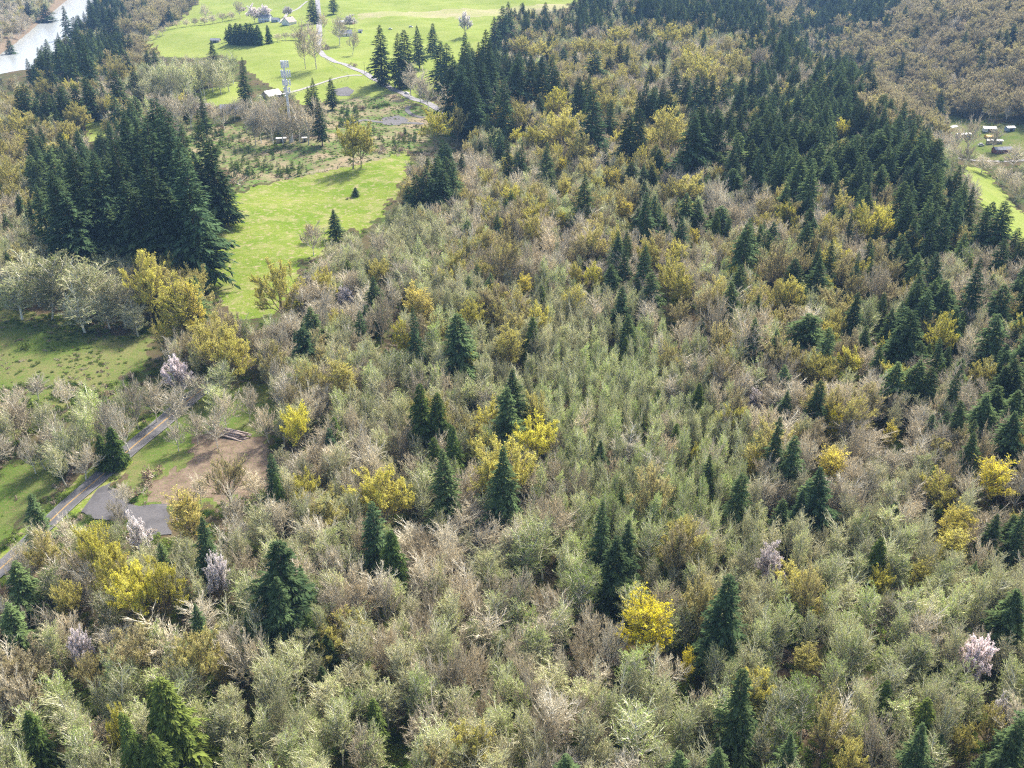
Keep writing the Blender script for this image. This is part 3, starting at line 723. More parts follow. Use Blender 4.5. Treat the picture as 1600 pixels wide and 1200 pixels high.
def parse(s):
    out_ = []
    for tok in s.replace('\n', '|').split('|'):
        tok = tok.strip()
        if tok:
            a, t = tok.split(); out_.append([float(x) for x in a.split(',')]+[float(t)])
    return out_
cosd = lambda v: math.cos(PITCH - math.atan((600-v)/F))
def solve(u, v, hp, wp):
    h = 20.0
    for _ in range(6):
        p, t = at(u, v, h)
        h = hp*t/F/cosd(v+hp/2)
        h = min(max(h, 2.0), 58.0)
    p, t = at(u, v, h)
    return p, t, h, wp*t/F

trees = []      # dict(kind, x,y,z, H, R, tint, u,v, explicit)
def add(kind, s):
    for u, v, hp, wp, ti in parse(s):
        p, t, h, w = solve(u, v, hp, wp)
        zb = zone(np.array([u]), np.array([v+hp+8]))[0]
        if kind == 'fir': w *= 1.0 if u < 365 else 1.22 if v < 330 else 1.05
        if zb not in 'gswrd' and not in_open(p[0], p[1]+0*p[1]):
            # its foot is lost among its neighbours: what shows is only the upper crown
            more = 8.0 if kind in ('fir', 'cedar') else 4.5
            h2 = min(h+more, 56); p, t = at(u, v, h2)
            if kind in ('fir', 'cedar'): w *= 1 + .4*(h2-h)/h
            h = h2
        trees.append(dict(kind=kind, p=p, t=t, H=h, R=w/2, tint=ti, u=u, v=v, hp=hp, wp=wp, ex=True))
add('fir', FIR); add('cedar', CEDAR); add('maple', MAPLE); add('gold', GOLD); add('cherry', CHERRY); add('bare', BARE); add('alder', GREENALDER)
# tall bare crowns seldom show their true foot: keep their height believable
for q in trees:
    if q['kind'] in ('maple', 'bare', 'alder', 'cherry', 'gold') and q['H'] > 30: pass

# ------------------------------------------------------------ the wood between them
g = np.random.default_rng(11)
cand = []
y = 70.0
while y < 2050:
    sp = 4.15 + 3.7*sm(250, 1300, y)
    half = 0.60*y + 60
    n = int(2*half/sp)
    xs = -half + (np.arange(n)+g.random(n)*.9)*sp
    ysr = y + g.random(n)*sp*.9
    cand.append(np.stack([xs, ysr], -1)); y += sp
cand = np.concatenate(cand)
x, y = cand[:, 0], cand[:, 1]; z = terrain(x, y)
jit = g.normal(size=(len(x), 2))*11
u0, v0, dep0 = project(x, y, z)
u1, v1, dep1 = project(x, y, z+10)
u2, v2, _ = project(x, y, z+14)
zn = zone(u1+jit[:, 0], v1+jit[:, 1])
bad = in_open(x, y)
# a crown may not hide open ground that shows in the view behind it
for hh in (9, 15):
    # foot of the line of sight through the crown at that height
    k = CH/(CH-z-hh+1e-6); k = (CH - z)/(CH - z - hh)
    bad |= in_open(x*k, y*k)
for ln, w in LINES: bad |= dist_polyline(x, y, ln[::2]) < w*.5 + 3.0
# the road in the lower left stays visible between the crowns
road_seen = np.zeros(len(x), bool)
for hh in (4, 8, 12):
    road_seen |= dist_polyline(x*CH/(CH-z-hh), y*CH/(CH-z-hh), ROAD[::2]*CH/(CH-terrain(ROAD[::2, 0], ROAD[::2, 1]))[:, None]) < 5.5
road_seen &= g.random(len(x)) < np.where(y < at(100, 795)[0][1], .35, .92)
bad |= road_seen
bad |= dist_polyline(x, y, river_axis()) < RW+8
kp = (CH+30)/(CH-z-14)
bad |= (dist_polyline(x*(CH+30)/(CH-z-12), y*(CH+30)/(CH-z-12), river_axis()) < RW) & (x < -250) & (g.random(len(x)) < .85)
hidden = np.isin(zn, list('gwrs')) 
bad |= hidden & (g.random(len(x)) < np.where(zn == 's', 1.0, .97))
bad |= (zn == 'd') & (g.random(len(x)) < .5)
bad |= (zn != 'A') & (g.random(len(x)) < .27)
bad |= (zn == 'y') & (g.random(len(x)) < .40)
tr = [q for q in trees]
EX = np.array([[q['p'][0], q['p'][1], q['R']*(.72 if q['kind'] not in ('fir', 'cedar') else .55)+1.6, q['H']] for q in tr])
for ex, ey, er, eh in EX:
    bad |= np.hypot(x-ex, y-ey) < er
XU, XV, XH, XW, XT = (np.array([q[k_] for q in tr]) for k_ in ('u', 'v', 'hp', 'wp', 't'))
XS = np.array([q['kind'] not in ('bare', 'alder') for q in tr])
idx = np.where(~bad)[0]
print('fill candidates', len(idx))
tn1 = .5 + .28*np.sin(x*.035+1.1)*np.cos(y*.028) + .22*np.sin(x*.09-y*.07)
for i in idx:
    zc = zn[i]
    if zc not in MIX: zc = 'a'
    pr = np.array(MIX[zc]); cl = math.sin(x[i]*.041+y[i]*.023+1)+math.sin(x[i]*.017-y[i]*.037)
    pr[0] *= math.exp(.55*cl); pr[1] *= math.exp(-.75*cl); pr[2] *= math.exp(-.5*math.sin(x[i]*.05-y[i]*.02)*1.3)
    k = g.choice(5, p=pr/pr.sum())
    far = sm(500, 1100, dep0[i])
    kind = ('alder', 'bare', 'maple', 'fir', 'cedar')[k]
    r = g.random()
    if kind == 'alder':
        H = 12+6*r; R = 2.0+1.9*g.random()**1.4; ti = tn1[i]+g.normal()*.18 + (.28 if zc == 'G' else .12 if zc == 'A' else -.12)
        if zc == 'A': R *= .64; H *= .92
    elif kind == 'bare': H = 11+7*r; R = 2.8+2.4*g.random(); ti = .5+g.normal()*.28
    elif kind == 'maple':
        H = 13+8*r; R = 3.6+3*g.random(); ti = .35+g.normal()*.22
        if zc == 'y': ti = .05+abs(g.normal())*.14; H = 18+8*r; R = 7.5+3.2*g.random()
        if dep0[i] > 600: R *= 1.15; ti -= .08
    elif kind == 'fir':
        H = 15+17*r if zc != 'x' else 12+14*r; R = H*(.18+.09*g.random()); ti = .5+g.normal()*.28
        if zc in 'aAGb': H = 9+9*r; R = H*.2; ti += .2
    else: H = 10+9*r; R = H*.24; ti = .5+g.normal()*.2
    if y[i] > 1200: H *= 1.1; R *= 1.2
    # marked trees keep open air in front of the upper crown that makes them stand out
    ua, va, da = project(x[i], y[i], z[i]+H*.95)
    blk = (da < XT) & (np.abs(ua-XU) < XW*.48+R*F/da*.5) & (va < XV+XH*.80) & (va > XV-60)
    if blk.any() and (blk & XS).any(): continue
    if blk.any() and g.random() < .6: continue
    trees.append(dict(kind=kind, p=np.array([x[i], y[i], z[i]]), t=dep0[i], H=H, R=R, tint=float(np.clip(ti, 0, 1)), u=u2[i], v=v2[i], ex=False))
# roadside and clearing edge shrubs are placed further below

# ------------------------------------------------------------ place every tree
NAME = {'alder': 'alder_tree', 'bare': 'bare_tree', 'maple': 'maple_tree', 'gold': 'golden_tree', 'cherry': 'cherry_tree', 'fir': 'fir_tree', 'cedar': 'cedar_tree'}
LOOK = {'alder': ('pale greenish bare alder', 'fresh green leafing alder', 'grey green lichened alder'),
        'bare': ('leafless brown tree', 'leafless reddish brown tree', 'leafless pale grey tree'),
        'maple': ('rounded maple in yellow flower', 'dull olive yellow maple', 'bright yellow maple'),
        'gold': ('golden leaved upright tree', 'pale orange upright tree', 'vivid yellow upright tree'),
        'cherry': ('white blossoming cherry tree', 'pinkish white blossoming tree', 'white blossoming cherry tree'),
        'fir': ('dark green fir', 'very dark fir', 'lighter green fir'),
        'cedar': ('dense green cedar', 'dark clipped evergreen', 'yellowish green cedar')}
def look(q):
    t = q['tint']; a = LOOK[q['kind']]
    if q['kind'] in ('alder',): return a[1] if t > .78 else a[2] if t < .3 else a[0]
    if q['kind'] == 'bare': return a[1] if t < .3 else a[2] if t > .7 else a[0]
    if q['kind'] == 'maple': return a[2] if t > .72 else a[1] if t < .36 else a[0]
    if q['kind'] == 'gold': return a[2] if t > .75 else a[1] if t < .45 else a[0]
    if q['kind'] == 'cherry': return a[1] if t < .35 else a[0]
    if q['kind'] == 'fir': return a[1] if t < .2 else a[2] if t > .5 else a[0]
    return a[1] if t < .2 else a[2] if t > .55 else a[0]
MARKS = [('the pale river', 60, 75), ('the cell tower', 450, 150), ('the blue farmhouse', 418, 28), ('the clipped evergreen hedge', 375, 52), ('the bend of the farm lane', 503, 88),
 ('the red shed beside the lane', 541, 34), ('the young clearcut planting', 620, 200), ('the isolated tall fir clump', 215, 270), ('the bright green field', 440, 340), ('the small lone fir on the field', 555, 300),
 ('the brown lower meadow', 80, 560), ('the yellow lined road', 170, 740), ('the stack of cut logs', 368, 677), ('the gravel turnout', 235, 805), ('the bare dirt clearing', 330, 740),
 ('the yellow trees below the turnout', 185, 870), ('the lone vivid yellow tree by the dirt', 457, 655), ('the paired yellow crowns mid wood', 815, 685), ('the big golden tree low in the wood', 1015, 960),
 ('the small lemon tree on the slope', 1307, 650), ('the pair of dark cedars', 670, 630), ('the top field firs along the lane', 610, 90), ('the dark fir ridge', 1200, 230), ('the valley houses', 1520, 215),
 ('the valley pasture', 1560, 310), ('the far maple hillside', 1480, 90), ('the blue shaded far ridge', 1250, 20), ('the yellow maple pair on the right ridge', 1365, 335), ('the olive crowned maple mid left', 600, 760),
 ('the round dark fir on the right', 1292, 765), ('the big fir low on the right', 1138, 950), ('the white barked leafless tree', 865, 1090), ('the white blossom by the road', 213, 815), ('the pink blossom on the slope', 1210, 865),
 ('the dense dark firs lower left', 430, 890), ('the olive cedar in the bottom corner', 265, 1090), ('the lower right corner wood', 1500, 1120), ('the fresh green alders', 930, 920), ('the young alder stand', 1000, 650),
 ('the golden crown beside the field', 428, 440), ('the yellow maple by the fir clump', 225, 430), ('the wood edge above the field', 690, 270), ('the yellow crowned slope', 880, 180), ('the brown fan shaped crowns', 1150, 490),
 ('the right hand mixed slope', 1440, 650), ('the upper middle wood', 850, 400), ('the bottom middle wood', 600, 1080), ('the lower left wood', 100, 1080), ('the right hand ridge top', 1330, 450)]
def rel(q):
    u, v = q['u'], q['v']+8
    best = min(MARKS, key=lambda m: (m[1]-u)**2+((m[2]-v)*1.3)**2)
    du, dv = u-best[1], v-best[2]
    dd = math.hypot(du, dv)
    if dd < 16: w = 'right at'
    elif abs(du) > 1.3*abs(dv): w = 'right of' if du > 0 else 'left of'
    else: w = 'below' if dv > 0 else 'above'
    return w, best[0], dd
ORD = ['nearest', 'second', 'third', 'fourth', 'fifth', 'sixth', 'seventh', 'eighth', 'ninth', 'tenth', 'eleventh', 'twelfth', 'thirteenth', 'fourteenth', 'fifteenth', 'sixteenth', 'seventeenth', 'eighteenth', 'nineteenth', 'twentieth']

indiv = {k: [] for k in NAME}; rest = {k: [] for k in NAME}
for k in NAME:
    mine = [q for q in trees if q['kind'] == k]
    exs = [q for q in mine if q['ex']]
    fl = [q for q in mine if not q['ex']]
    seen = [q for q in fl if 6 < q['u'] < 1594 and 6 < q['v'] < 1180]
    unseen = [q for q in fl if not (6 < q['u'] < 1594 and 6 < q['v'] < 1180)]
    seen.sort(key=lambda q: -(q['H']*q['R'])**.5/q['t'])
    m = max(0, 300-len(exs)) if k not in ('maple',) else max(0, 280-len(exs))
    indiv[k] = exs + seen[:m]; rest[k] = seen[m:] + unseen
lab = {}
for k in NAME:
    for q in indiv[k]:
        w, mk, dd = rel(q); q['rel'] = (w, mk, dd)
        size = q['H']*q['R']
        lab.setdefault((k, look(q), w, mk), []).append(q)
for key, qs in lab.items():
    k, lk, w, mk = key
    qs.sort(key=lambda q: q['rel'][2])
    for n_, q in enumerate(qs):
        if len(qs) == 1: q['label'] = f'{lk} standing {w} {mk}'
        elif n_ < 20: q['label'] = f'{ORD[n_]} {lk} {w} {mk}'
        else: q['label'] = f'{lk} farther out {w} {mk}'
GROUPS = {'alder': 'bare green alders of the wood', 'bare': 'leafless brown and grey trees', 'maple': 'yellow flowering maples', 'gold': 'golden upright trees', 'cherry': 'white blossoming trees', 'fir': 'dark firs', 'cedar': 'dense green cedars'}
PROTO = {}
def place(k, q):
    pi = q['pi']; tm, cm, H0, R0 = KIND[k][pi]
    r = bpy.data.objects.new(NAME[k], None); C.objects.link(r)
    r.empty_display_size = .5
    r.location = q['p'] - np.array([0, 0, .15])
    lean = .05 if k in ('fir', 'cedar') else .09
    r.rotation_euler = (g.normal()*lean*.5, g.normal()*lean*.5, g.random()*6.283)
    sxy = q['R']/R0; r.scale = (sxy, sxy, q['H']/H0)
    tag(r, q['label'], 'tree', GROUPS[k])
    t = bpy.data.objects.new('trunk', tm); c = bpy.data.objects.new('crown', cm)
    for o in (t, c):
        C.objects.link(o); o.parent = r; o['tint'] = float(q['tint'])
    PROTO.setdefault((k, pi), (t, c))
for k in NAME:
    npk = len(KIND[k])
    for n_, q in enumerate(indiv[k]):
        q['pi'] = n_ if n_ < npk else int(g.integers(0, npk))
        if k == 'maple' and q['ex']: q['pi'] = int(g.integers(0, 4)) if q['tint'] >= .35 else int(g.integers(4, 6))
        place(k, q)

# everything past the first 300 of a kind: one object per kind, grown on points
def scatter(name, label, pts, rot, scl, tint, pidx, protos):
    me = bpy.data.meshes.new(name); me.vertices.add(len(pts)); me.vertices.foreach_set('co', np.asarray(pts, np.float32).ravel())
    for nm, ty, arr, at_ in (('rot', 'FLOAT_VECTOR', rot, 'vector'), ('scl', 'FLOAT_VECTOR', scl, 'vector'), ('tint', 'FLOAT', tint, 'value'), ('pidx', 'INT', pidx, 'value')):
        a = me.attributes.new(nm, ty, 'POINT'); a.data.foreach_set(at_, np.asarray(arr, np.int32 if ty == 'INT' else np.float32).ravel())
    o = link(name, me); tag(o, label, kind='stuff')
    ng = bpy.data.node_groups.new(name, 'GeometryNodeTree')
    ng.interface.new_socket('Geometry', in_out='INPUT', socket_type='NodeSocketGeometry')
    ng.interface.new_socket('Geometry', in_out='OUTPUT', socket_type='NodeSocketGeometry')
    gi = ng.nodes.new('NodeGroupInput'); go = ng.nodes.new('NodeGroupOutput'); jn = ng.nodes.new('GeometryNodeJoinGeometry')
    def attr(nm, ty):
        n = ng.nodes.new('GeometryNodeInputNamedAttribute'); n.data_type = ty; n.inputs[0].default_value = nm
        return n.outputs['Attribute'] if 'Attribute' in n.outputs else n.outputs[0]
    ar, as_, ai = attr('rot', 'FLOAT_VECTOR'), attr('scl', 'FLOAT_VECTOR'), attr('pidx', 'INT')
    er = ng.nodes.new('FunctionNodeEulerToRotation'); ng.links.new(ar, er.inputs[0])
    for i, objs in enumerate(protos):
        cp = ng.nodes.new('FunctionNodeCompare'); cp.data_type = 'INT'; cp.operation = 'EQUAL'
        ints = [s for s in cp.inputs if s.type == 'INT']; ng.links.new(ai, ints[0]); ints[1].default_value = i
        jj = ng.nodes.new('GeometryNodeJoinGeometry')
        for ob in objs:
            oi = ng.nodes.new('GeometryNodeObjectInfo'); oi.transform_space = 'ORIGINAL'; oi.inputs[0].default_value = ob
            ng.links.new(oi.outputs['Geometry'], jj.inputs[0])
        ip = ng.nodes.new('GeometryNodeInstanceOnPoints')
        ng.links.new(gi.outputs[0], ip.inputs['Points']); ng.links.new(cp.outputs[0], ip.inputs['Selection'])
        ng.links.new(jj.outputs[0], ip.inputs['Instance']); ng.links.new(er.outputs[0], ip.inputs['Rotation']); ng.links.new(as_, ip.inputs['Scale'])
        ng.links.new(ip.outputs[0], jn.inputs[0])
    ng.links.new(jn.outputs[0], go.inputs[0])
    md = o.modifiers.new('grow', 'NODES'); md.node_group = ng
    return o
for k in NAME:
    qs = rest[k]
    if not qs: continue
    print('rest', k, len(qs), 'individual', len(indiv[k]))
    npk = len(KIND[k])
    pi = g.integers(0, npk, len(qs))
    pts = np.array([q['p']-np.array([0, 0, .15]) for q in qs])
    rot = np.stack([g.normal(size=len(qs))*.03, g.normal(size=len(qs))*.03, g.random(len(qs))*6.283], -1)
    scl = np.array([[q['R']/KIND[k][p][3], q['R']/KIND[k][p][3], q['H']/KIND[k][p][2]] for q, p in zip(qs, pi)])
    scatter({'alder': 'alder_forest', 'bare': 'bare_forest', 'maple': 'maple_forest', 'fir': 'fir_forest', 'cedar': 'cedar_forest'}.get(k, k+'_forest'),
            'the rest of the ' + GROUPS[k], pts, rot, scl, [q['tint'] for q in qs], pi, [PROTO[(k, i)] for i in range(npk)])

# ------------------------------------------------------------ undergrowth
proto_s = []
def bush(name, me, u, v, wpx, hs, label, ti, group=None):
    p, t = at(u, v); s = wpx*t/F/2
    o = link(name, me); o.location = p; o.scale = (s*.8, s*.8, s*hs); o.rotation_euler = (0, 0, random.random()*6)
    o['tint'] = ti; tag(o, label, 'shrub', group); return o
BUSH = [(0,45,652,46,.9,.9,'round bright green shrub on the brown lower meadow'),(0,60,672,44,.8,1,'low yellow green shrub behind the round one on the meadow'),(0,38,545,26,.9,.8,'small green shrub at the upper edge of the lower meadow'),
 (1,372,288,34,.9,.6,'grey pink thicket at the corner of the bright field'),(1,592,238,26,.9,.6,'bare thicket where clearcut and field meet'),(1,624,236,22,.8,.4,'brown thicket right of the field corner'),(1,545,310,12,.5,.4,'tiny brown tuft by the small lone fir'),
 (0,208,655,30,1,.3,'dark green bush hugging the road verge'),(0,118,722,40,.9,.4,'green roadside bush between leaning bare trees'),(0,92,745,36,.9,.5,'green roadside bush nearest the turnout'),(1,240,745,44,1,.2,'round brown bush beside the road bend'),(1,222,770,40,.7,.4,'brown scrub at the edge of the gravel turnout'),
 (0,600,165,26,.4,.2,'dark green heath shrub in the clearcut'),(0,588,168,22,.4,.2,'dark low shrub left in the clearcut'),(1,568,170,24,.5,.0,'dark slash heap in the clearcut'),(1,628,214,22,.7,.0,'dark brown root heap among the planted saplings'),(1,345,202,16,.7,.1,'dark stump heap in the left planting'),(1,382,222,18,.6,.1,'dark root pile in the left planting'),
 (1,508,78,18,1,.5,'bare grey bush inside the lane bend'),(1,552,104,14,1,.5,'bare bush on the lane verge'),(0,1470,238,20,.8,.5,'bush by the valley track'),(1,620,152,20,.6,.4,'scrub on the lane verge by the clearcut')]
for b_ in BUSH:
    me = (SHRUB if b_[0] == 0 else BRAMBLE)[len(proto_s) % 2]
    proto_s.append(bush('shrub' if b_[0] == 0 else 'thicket', me, b_[1], b_[2], b_[3], b_[4], b_[6], b_[5]))
shr = [o for o in proto_s if o.data.name.startswith('shrub')]; brm = [o for o in proto_s if o.data.name.startswith('bramble')]
# understory everywhere under the trees, plus rough scrub along the edges
n = 26000
yy = 75*np.exp(g.random(n)*math.log(900/75)); xx = (g.random(n)*2-1)*(.58*yy+40)
ok = ~in_open(xx, yy)
for ln, w in LINES[:2]: ok &= dist_polyline(xx, yy, ln[::3]) > w*.5+1.2
ok &= dist_polyline(xx, yy, river_axis()) > RW+6
for pl, frac in ((P_CUT, .35), (P_MEAD, .10), (P_MEAD2, .15), (P_YARD, .3)):
    ok |= inside(xx, yy, pl) & (g.random(n) < frac)
for ln, w in LINES: ok &= dist_polyline(xx, yy, ln[::3]) > w*.5+1.0
ok &= ~inside(xx, yy, P_LOT)
ux = P_CUT[:, 0].min()+np.ptp(P_CUT[:, 0])*g.random(14000); uy = P_CUT[:, 1].min()+np.ptp(P_CUT[:, 1])*g.random(14000)
P_BAND = polyw([(-60,462),(0,470),(120,502),(255,505),(255,524),(130,534),(60,524),(0,512),(-60,505)])
kk = inside(ux, uy, P_CUT) & (g.random(14000) < .25+.75*(np.sin(ux*.13+uy*.05)*np.sin(uy*.09-ux*.04) > .05))
for ln, w in LINES: kk &= dist_polyline(ux, uy, ln[::3]) > w*.5+1.0
mx_ = P_MEAD[:, 0].min()+np.ptp(P_MEAD[:, 0])*g.random(4000); my_ = P_MEAD[:, 1].min()+np.ptp(P_MEAD[:, 1])*g.random(4000)
km = inside(mx_, my_, P_BAND) | inside(mx_, my_, P_MEAD) & (my_ > 220) & (g.random(4000) < .2+.8*(np.sin(mx_*.11+my_*.06) > .55))
xx = np.concatenate([xx[ok], ux[kk], mx_[km]]); yy = np.concatenate([yy[ok], uy[kk], my_[km]]); n = len(xx); print('understory', n)
sc_ = (.7+1.5*g.random(n)**2); sc_ = np.where(in_open(xx, yy), sc_*.5, sc_)
prot = [[o] for o in (shr[:2]+brm[:2])]
pidx = g.choice(4, n, p=[.4, .3, .15, .15])
scatter('undergrowth', 'low green and brown undergrowth beneath the trees', np.stack([xx, yy, terrain(xx, yy)-.1], -1), np.stack([xx*0, xx*0, g.random(n)*6.28], -1),
        np.stack([sc_, sc_, sc_*.8], -1), g.random(n), pidx, prot)
# ------------------------------------------------------------ saplings of the clearcut
sap = conifer(900, 2.6, 1.0, [M['fir_bark'], M['cedar_leaf']], .1, .05, .9, 8, 6, 5)[1]
cnt = 0; tries = 0
areas = [(320,205,440,270), (560,205,650,232), (290,205,350,250), (360,262,480,280), (530,170,560,200)]
while cnt < 230 and tries < 3000:
    tries += 1
    a_ = areas[tries % 5]
    p, t = at(random.uniform(a_[0], a_[2]), random.uniform(a_[1], a_[3]))
    if not inside(np.array([p[0]]), np.array([p[1]]), P_CUT)[0]: continue
    o = link('sapling', sap); s = random.uniform(.8, 1.7); o.location = p; o.scale = (s, s, s*1.2); o.rotation_euler = (0, 0, random.random()*6)
    o['tint'] = random.random()*.8
    tag(o, ('small planted conifer sapling left of the tower grove', 'small planted sapling between the lane and the golden maple', 'small planted sapling behind the tall narrow fir', 'small planted sapling at the clearcut front left of the fence', 'small planted sapling right of the tower grove')[tries % 5], 'sapling', 'planted saplings of the clearcut'); cnt += 1

# ------------------------------------------------------------ buildings and things people made
M['roof_grey'] = plain('grey_shingle_roof', (.22,.23,.26), .8, .2, 1); M['roof_tan'] = plain('tan_shingle_roof', (.36,.30,.26), .8, .2, 1)
M['roof_white'] = plain('white_metal_roof', (.75,.75,.74), .5, .06, .5); M['roof_red'] = plain('brown_metal_roof', (.20,.12,.10), .7, .2, 1)
M['wall_white'] = plain('white_siding', (.72,.72,.70), .7, .06, 1); M['wall_blue'] = plain('blue_grey_siding', (.28,.36,.48), .7, .08, 1); M['wall_red'] = plain('dark_red_boards', (.22,.07,.05), .8, .15, 1)
M['wall_tan'] = plain('tan_siding', (.42,.36,.28), .7, .1, 1); M['glass'] = plain('window_glass', (.04,.05,.06), .1, .1, 1); M['trim'] = plain('white_trim', (.75,.75,.73), .6, .05, 1)
M['steel'] = plain('galvanised_steel', (.66,.68,.70), .5, .08, .5, .2); M['panel'] = plain('white_antenna_panel', (.78,.79,.80), .5, .05, 1); M['dark'] = plain('dark_rubber', (.03,.03,.03), .8, .1, 1)
M['log'] = plain('weathered_log', (.42,.34,.29), .85, .35, 2); M['log_end'] = plain('cut_log_end', (.50,.38,.25), .8, .15, 4); M['post'] = plain('weathered_post', (.24,.20,.16), .9, .2, 2); M['orange'] = plain('orange_tarp', (.70,.42,.08), .7, .15, 1)

def house(name, u, v, L, W, H, rise, rz, wall, roof, label, cat='house', floors=1, porch=False, chimney=False):
    p, _ = at(u, v); r = empty(name, (p[0], p[1], p[2]-.2), math.radians(rz)); tag(r, label, cat)
    MB().box(-L/2, L/2, -W/2, W/2, 0, H).prism([(-L/2, -W/2, H), (-L/2, W/2, H), (-L/2, 0, H+rise)], (L, 0, 0)).build('wall', wall, r)
    o_ = .5
    rf = MB()
    sl_ = rise/(W/2)
    for s in (-1, 1):
        rf.prism([(-L/2-o_, s*(W/2+o_), H-sl_*o_+.06), (-L/2-o_, 0, H+rise+.06), (-L/2-o_, 0, H+rise+.3), (-L/2-o_, s*(W/2+o_), H-sl_*o_+.3)], (L+2*o_, 0, 0))
    ro = rf.build('roof', roof, r)
    if chimney: MB().box(L*.2, L*.2+.8, -.4, .4, H+rise-.5, H+rise+1.2).build('chimney', M['wall_tan'], ro)
    if cat in ('house', 'garage'):
        for fl in range(floors):
            z0 = .9+fl*2.9
            n = max(2, int(L/3.5))
            for i in range(n):
                xx_ = -L/2+L*(i+.5)/n
                for s in (-1, 1):
                    if i == n//2 and fl == 0 and s == -1: continue
                    w = MB().box(xx_-.65, xx_+.65, s*W/2-.06, s*W/2+.06, z0, z0+1.35).build('window', M['trim'], r)
                    MB().box(xx_-.52, xx_+.52, s*W/2-.1, s*W/2+.1, z0+.12, z0+1.23).build('pane', M['glass'], w)
        xx_ = -L/2+L*(n//2+.5)/n
        MB().box(xx_-.5, xx_+.5, -W/2-.07, -W/2+.05, 0.2, 2.3).build('door', M['dark'] if cat == 'garage' else M['wall_red'], r)
    else:
        MB().box(-L*.18, L*.18, -W/2-.07, -W/2+.05, 0.2, min(H-.3, 3)).build('door', M['dark'], r)
    if porch:
        pr = MB(); pr.box(-L/2, L/2, -W/2-2.2, -W/2-.1, 2.7, 2.85).box(-L/2, L/2, -W/2-2.2, -W/2-.1, .1, .3)
        for i in range(6):
            xq = -L/2+.15+(L-.3)*i/5; pr.box(xq-.1, xq+.1, -W/2-2.15, -W/2-1.95, .3, 2.7)
        pr.build('porch', M['trim'], r)
    return r
house('farmhouse', 415, 34, 16, 9, 6, 3, -12, M['wall_white'], M['roof_grey'], 'two storey white and blue farmhouse with grey roof and front porch', floors=2, porch=True, chimney=True)
house('garage', 431, 34, 9, 7, 3, 2, -12, M['wall_blue'], M['roof_grey'], 'blue garage wing beside the white farmhouse', 'garage')
house('house', 452, 38, 14, 12, 3.5, 5, 60, M['wall_white'], M['roof_tan'], 'house with broad tan roof behind blossoming trees', chimney=True)
house('barn', 542, 38, 18, 8, 3, 1.6, -8, M['wall_red'], M['roof_white'], 'long low red shed with white roof beside the lane', 'barn')
house('house', 541, 56, 13, 9, 3, 3.4, 15, M['wall_white'], M['roof_grey'], 'small white house with steep grey gable below the red shed', chimney=True)
house('shed', 563, 51, 4.5, 3.5, 2.2, 1.2, 5, M['wall_white'], M['roof_grey'], 'tiny white shed alone on the grass right of the small house', 'shed')
house('shed', 337, 66, 10, 6, 2.6, 1.6, -5, M['wall_tan'], M['roof_grey'], 'low grey roofed shed left of the clipped evergreen hedge', 'shed')
house('house', 425, 153, 13, 9, 3, 3.2, 50, M['wall_tan'], M['roof_white'], 'house with bright white roof just left of the cell tower')
house('house', 362, 175, 15, 8, 3.2, 2.4, 5, M['wall_white'], M['roof_grey'], 'white house half hidden behind bare trees left of the tower grove')
house('house', 315, 172, 12, 8, 3, 2.2, -10, M['wall_red'], M['roof_tan'], 'brown roofed house behind the tall narrow fir')
house('house', 280, 180, 10, 7, 2.8, 2.2, 20, M['wall_white'], M['roof_grey'], 'small pale cottage between the fir clump and the tall narrow fir')
house('house', 180, 186, 17, 10, 5, 3.5, 50, M['wall_white'], M['roof_grey'], 'large grey roofed house behind the left fir clump', floors=2)
house('house', 378, 17, 10, 7, 3, 2, 0, M['wall_tan'], M['roof_tan'], 'distant tan cottage behind the blossoming orchard trees')
house('trailer', 1488, 203, 8, 4, 3, .8, 35, M['wall_white'], M['roof_white'], 'small white trailer at the left of the valley yard', 'trailer')
house('trailer', 1504, 214, 13, 4, 2.8, .7, 12, M['wall_white'], M['roof_white'], 'long white trailer in the middle of the valley yard', 'trailer')
house('shed', 1545, 205, 10, 7, 3, 1.2, -10, M['wall_white'], M['roof_white'], 'square white roofed shed behind the orange tarp', 'shed')
house('shed', 1577, 204, 7, 5, 3, 1, 10, M['wall_blue'], M['roof_white'], 'blue grey shed farthest right in the valley yard', 'shed')
house('trailer', 1553, 224, 12, 4, 2.8, .7, -6, M['wall_tan'], M['roof_white'], 'white roofed trailer below the orange tarp', 'trailer')
house('house', 1565, 238, 15, 6, 3, 1.6, 8, M['wall_red'], M['roof_grey'], 'dark long cabin nearest the valley track')
house('house', 1093, 34, 12, 8, 4, 3, 30, M['wall_white'], M['roof_white'], 'lone white roofed house among the far blue firs')
p, _ = at(1545, 215); o = MB().box(-3, 3, -3, 3, 0, 1.6).prism([(-3, -3, 1.6), (-3, 3, 1.6), (-3, 0, 2.4)], (6, 0, 0)).build('tarp_stack', M['orange']); o.location = p; tag(o, 'stack under an orange tarp in the valley yard', 'stack')
p0 = at(1502, 249)[0]; p1 = at(1572, 252)[0]
strip = line_w([(1490,246),(1510,249),(1540,252),(1575,252),(1600,250)])
tag(link('valley_track', strip_mesh('valley_track', strip, 4, up(.2), M['lane'], 5)), 'pale valley track', kind='structure')

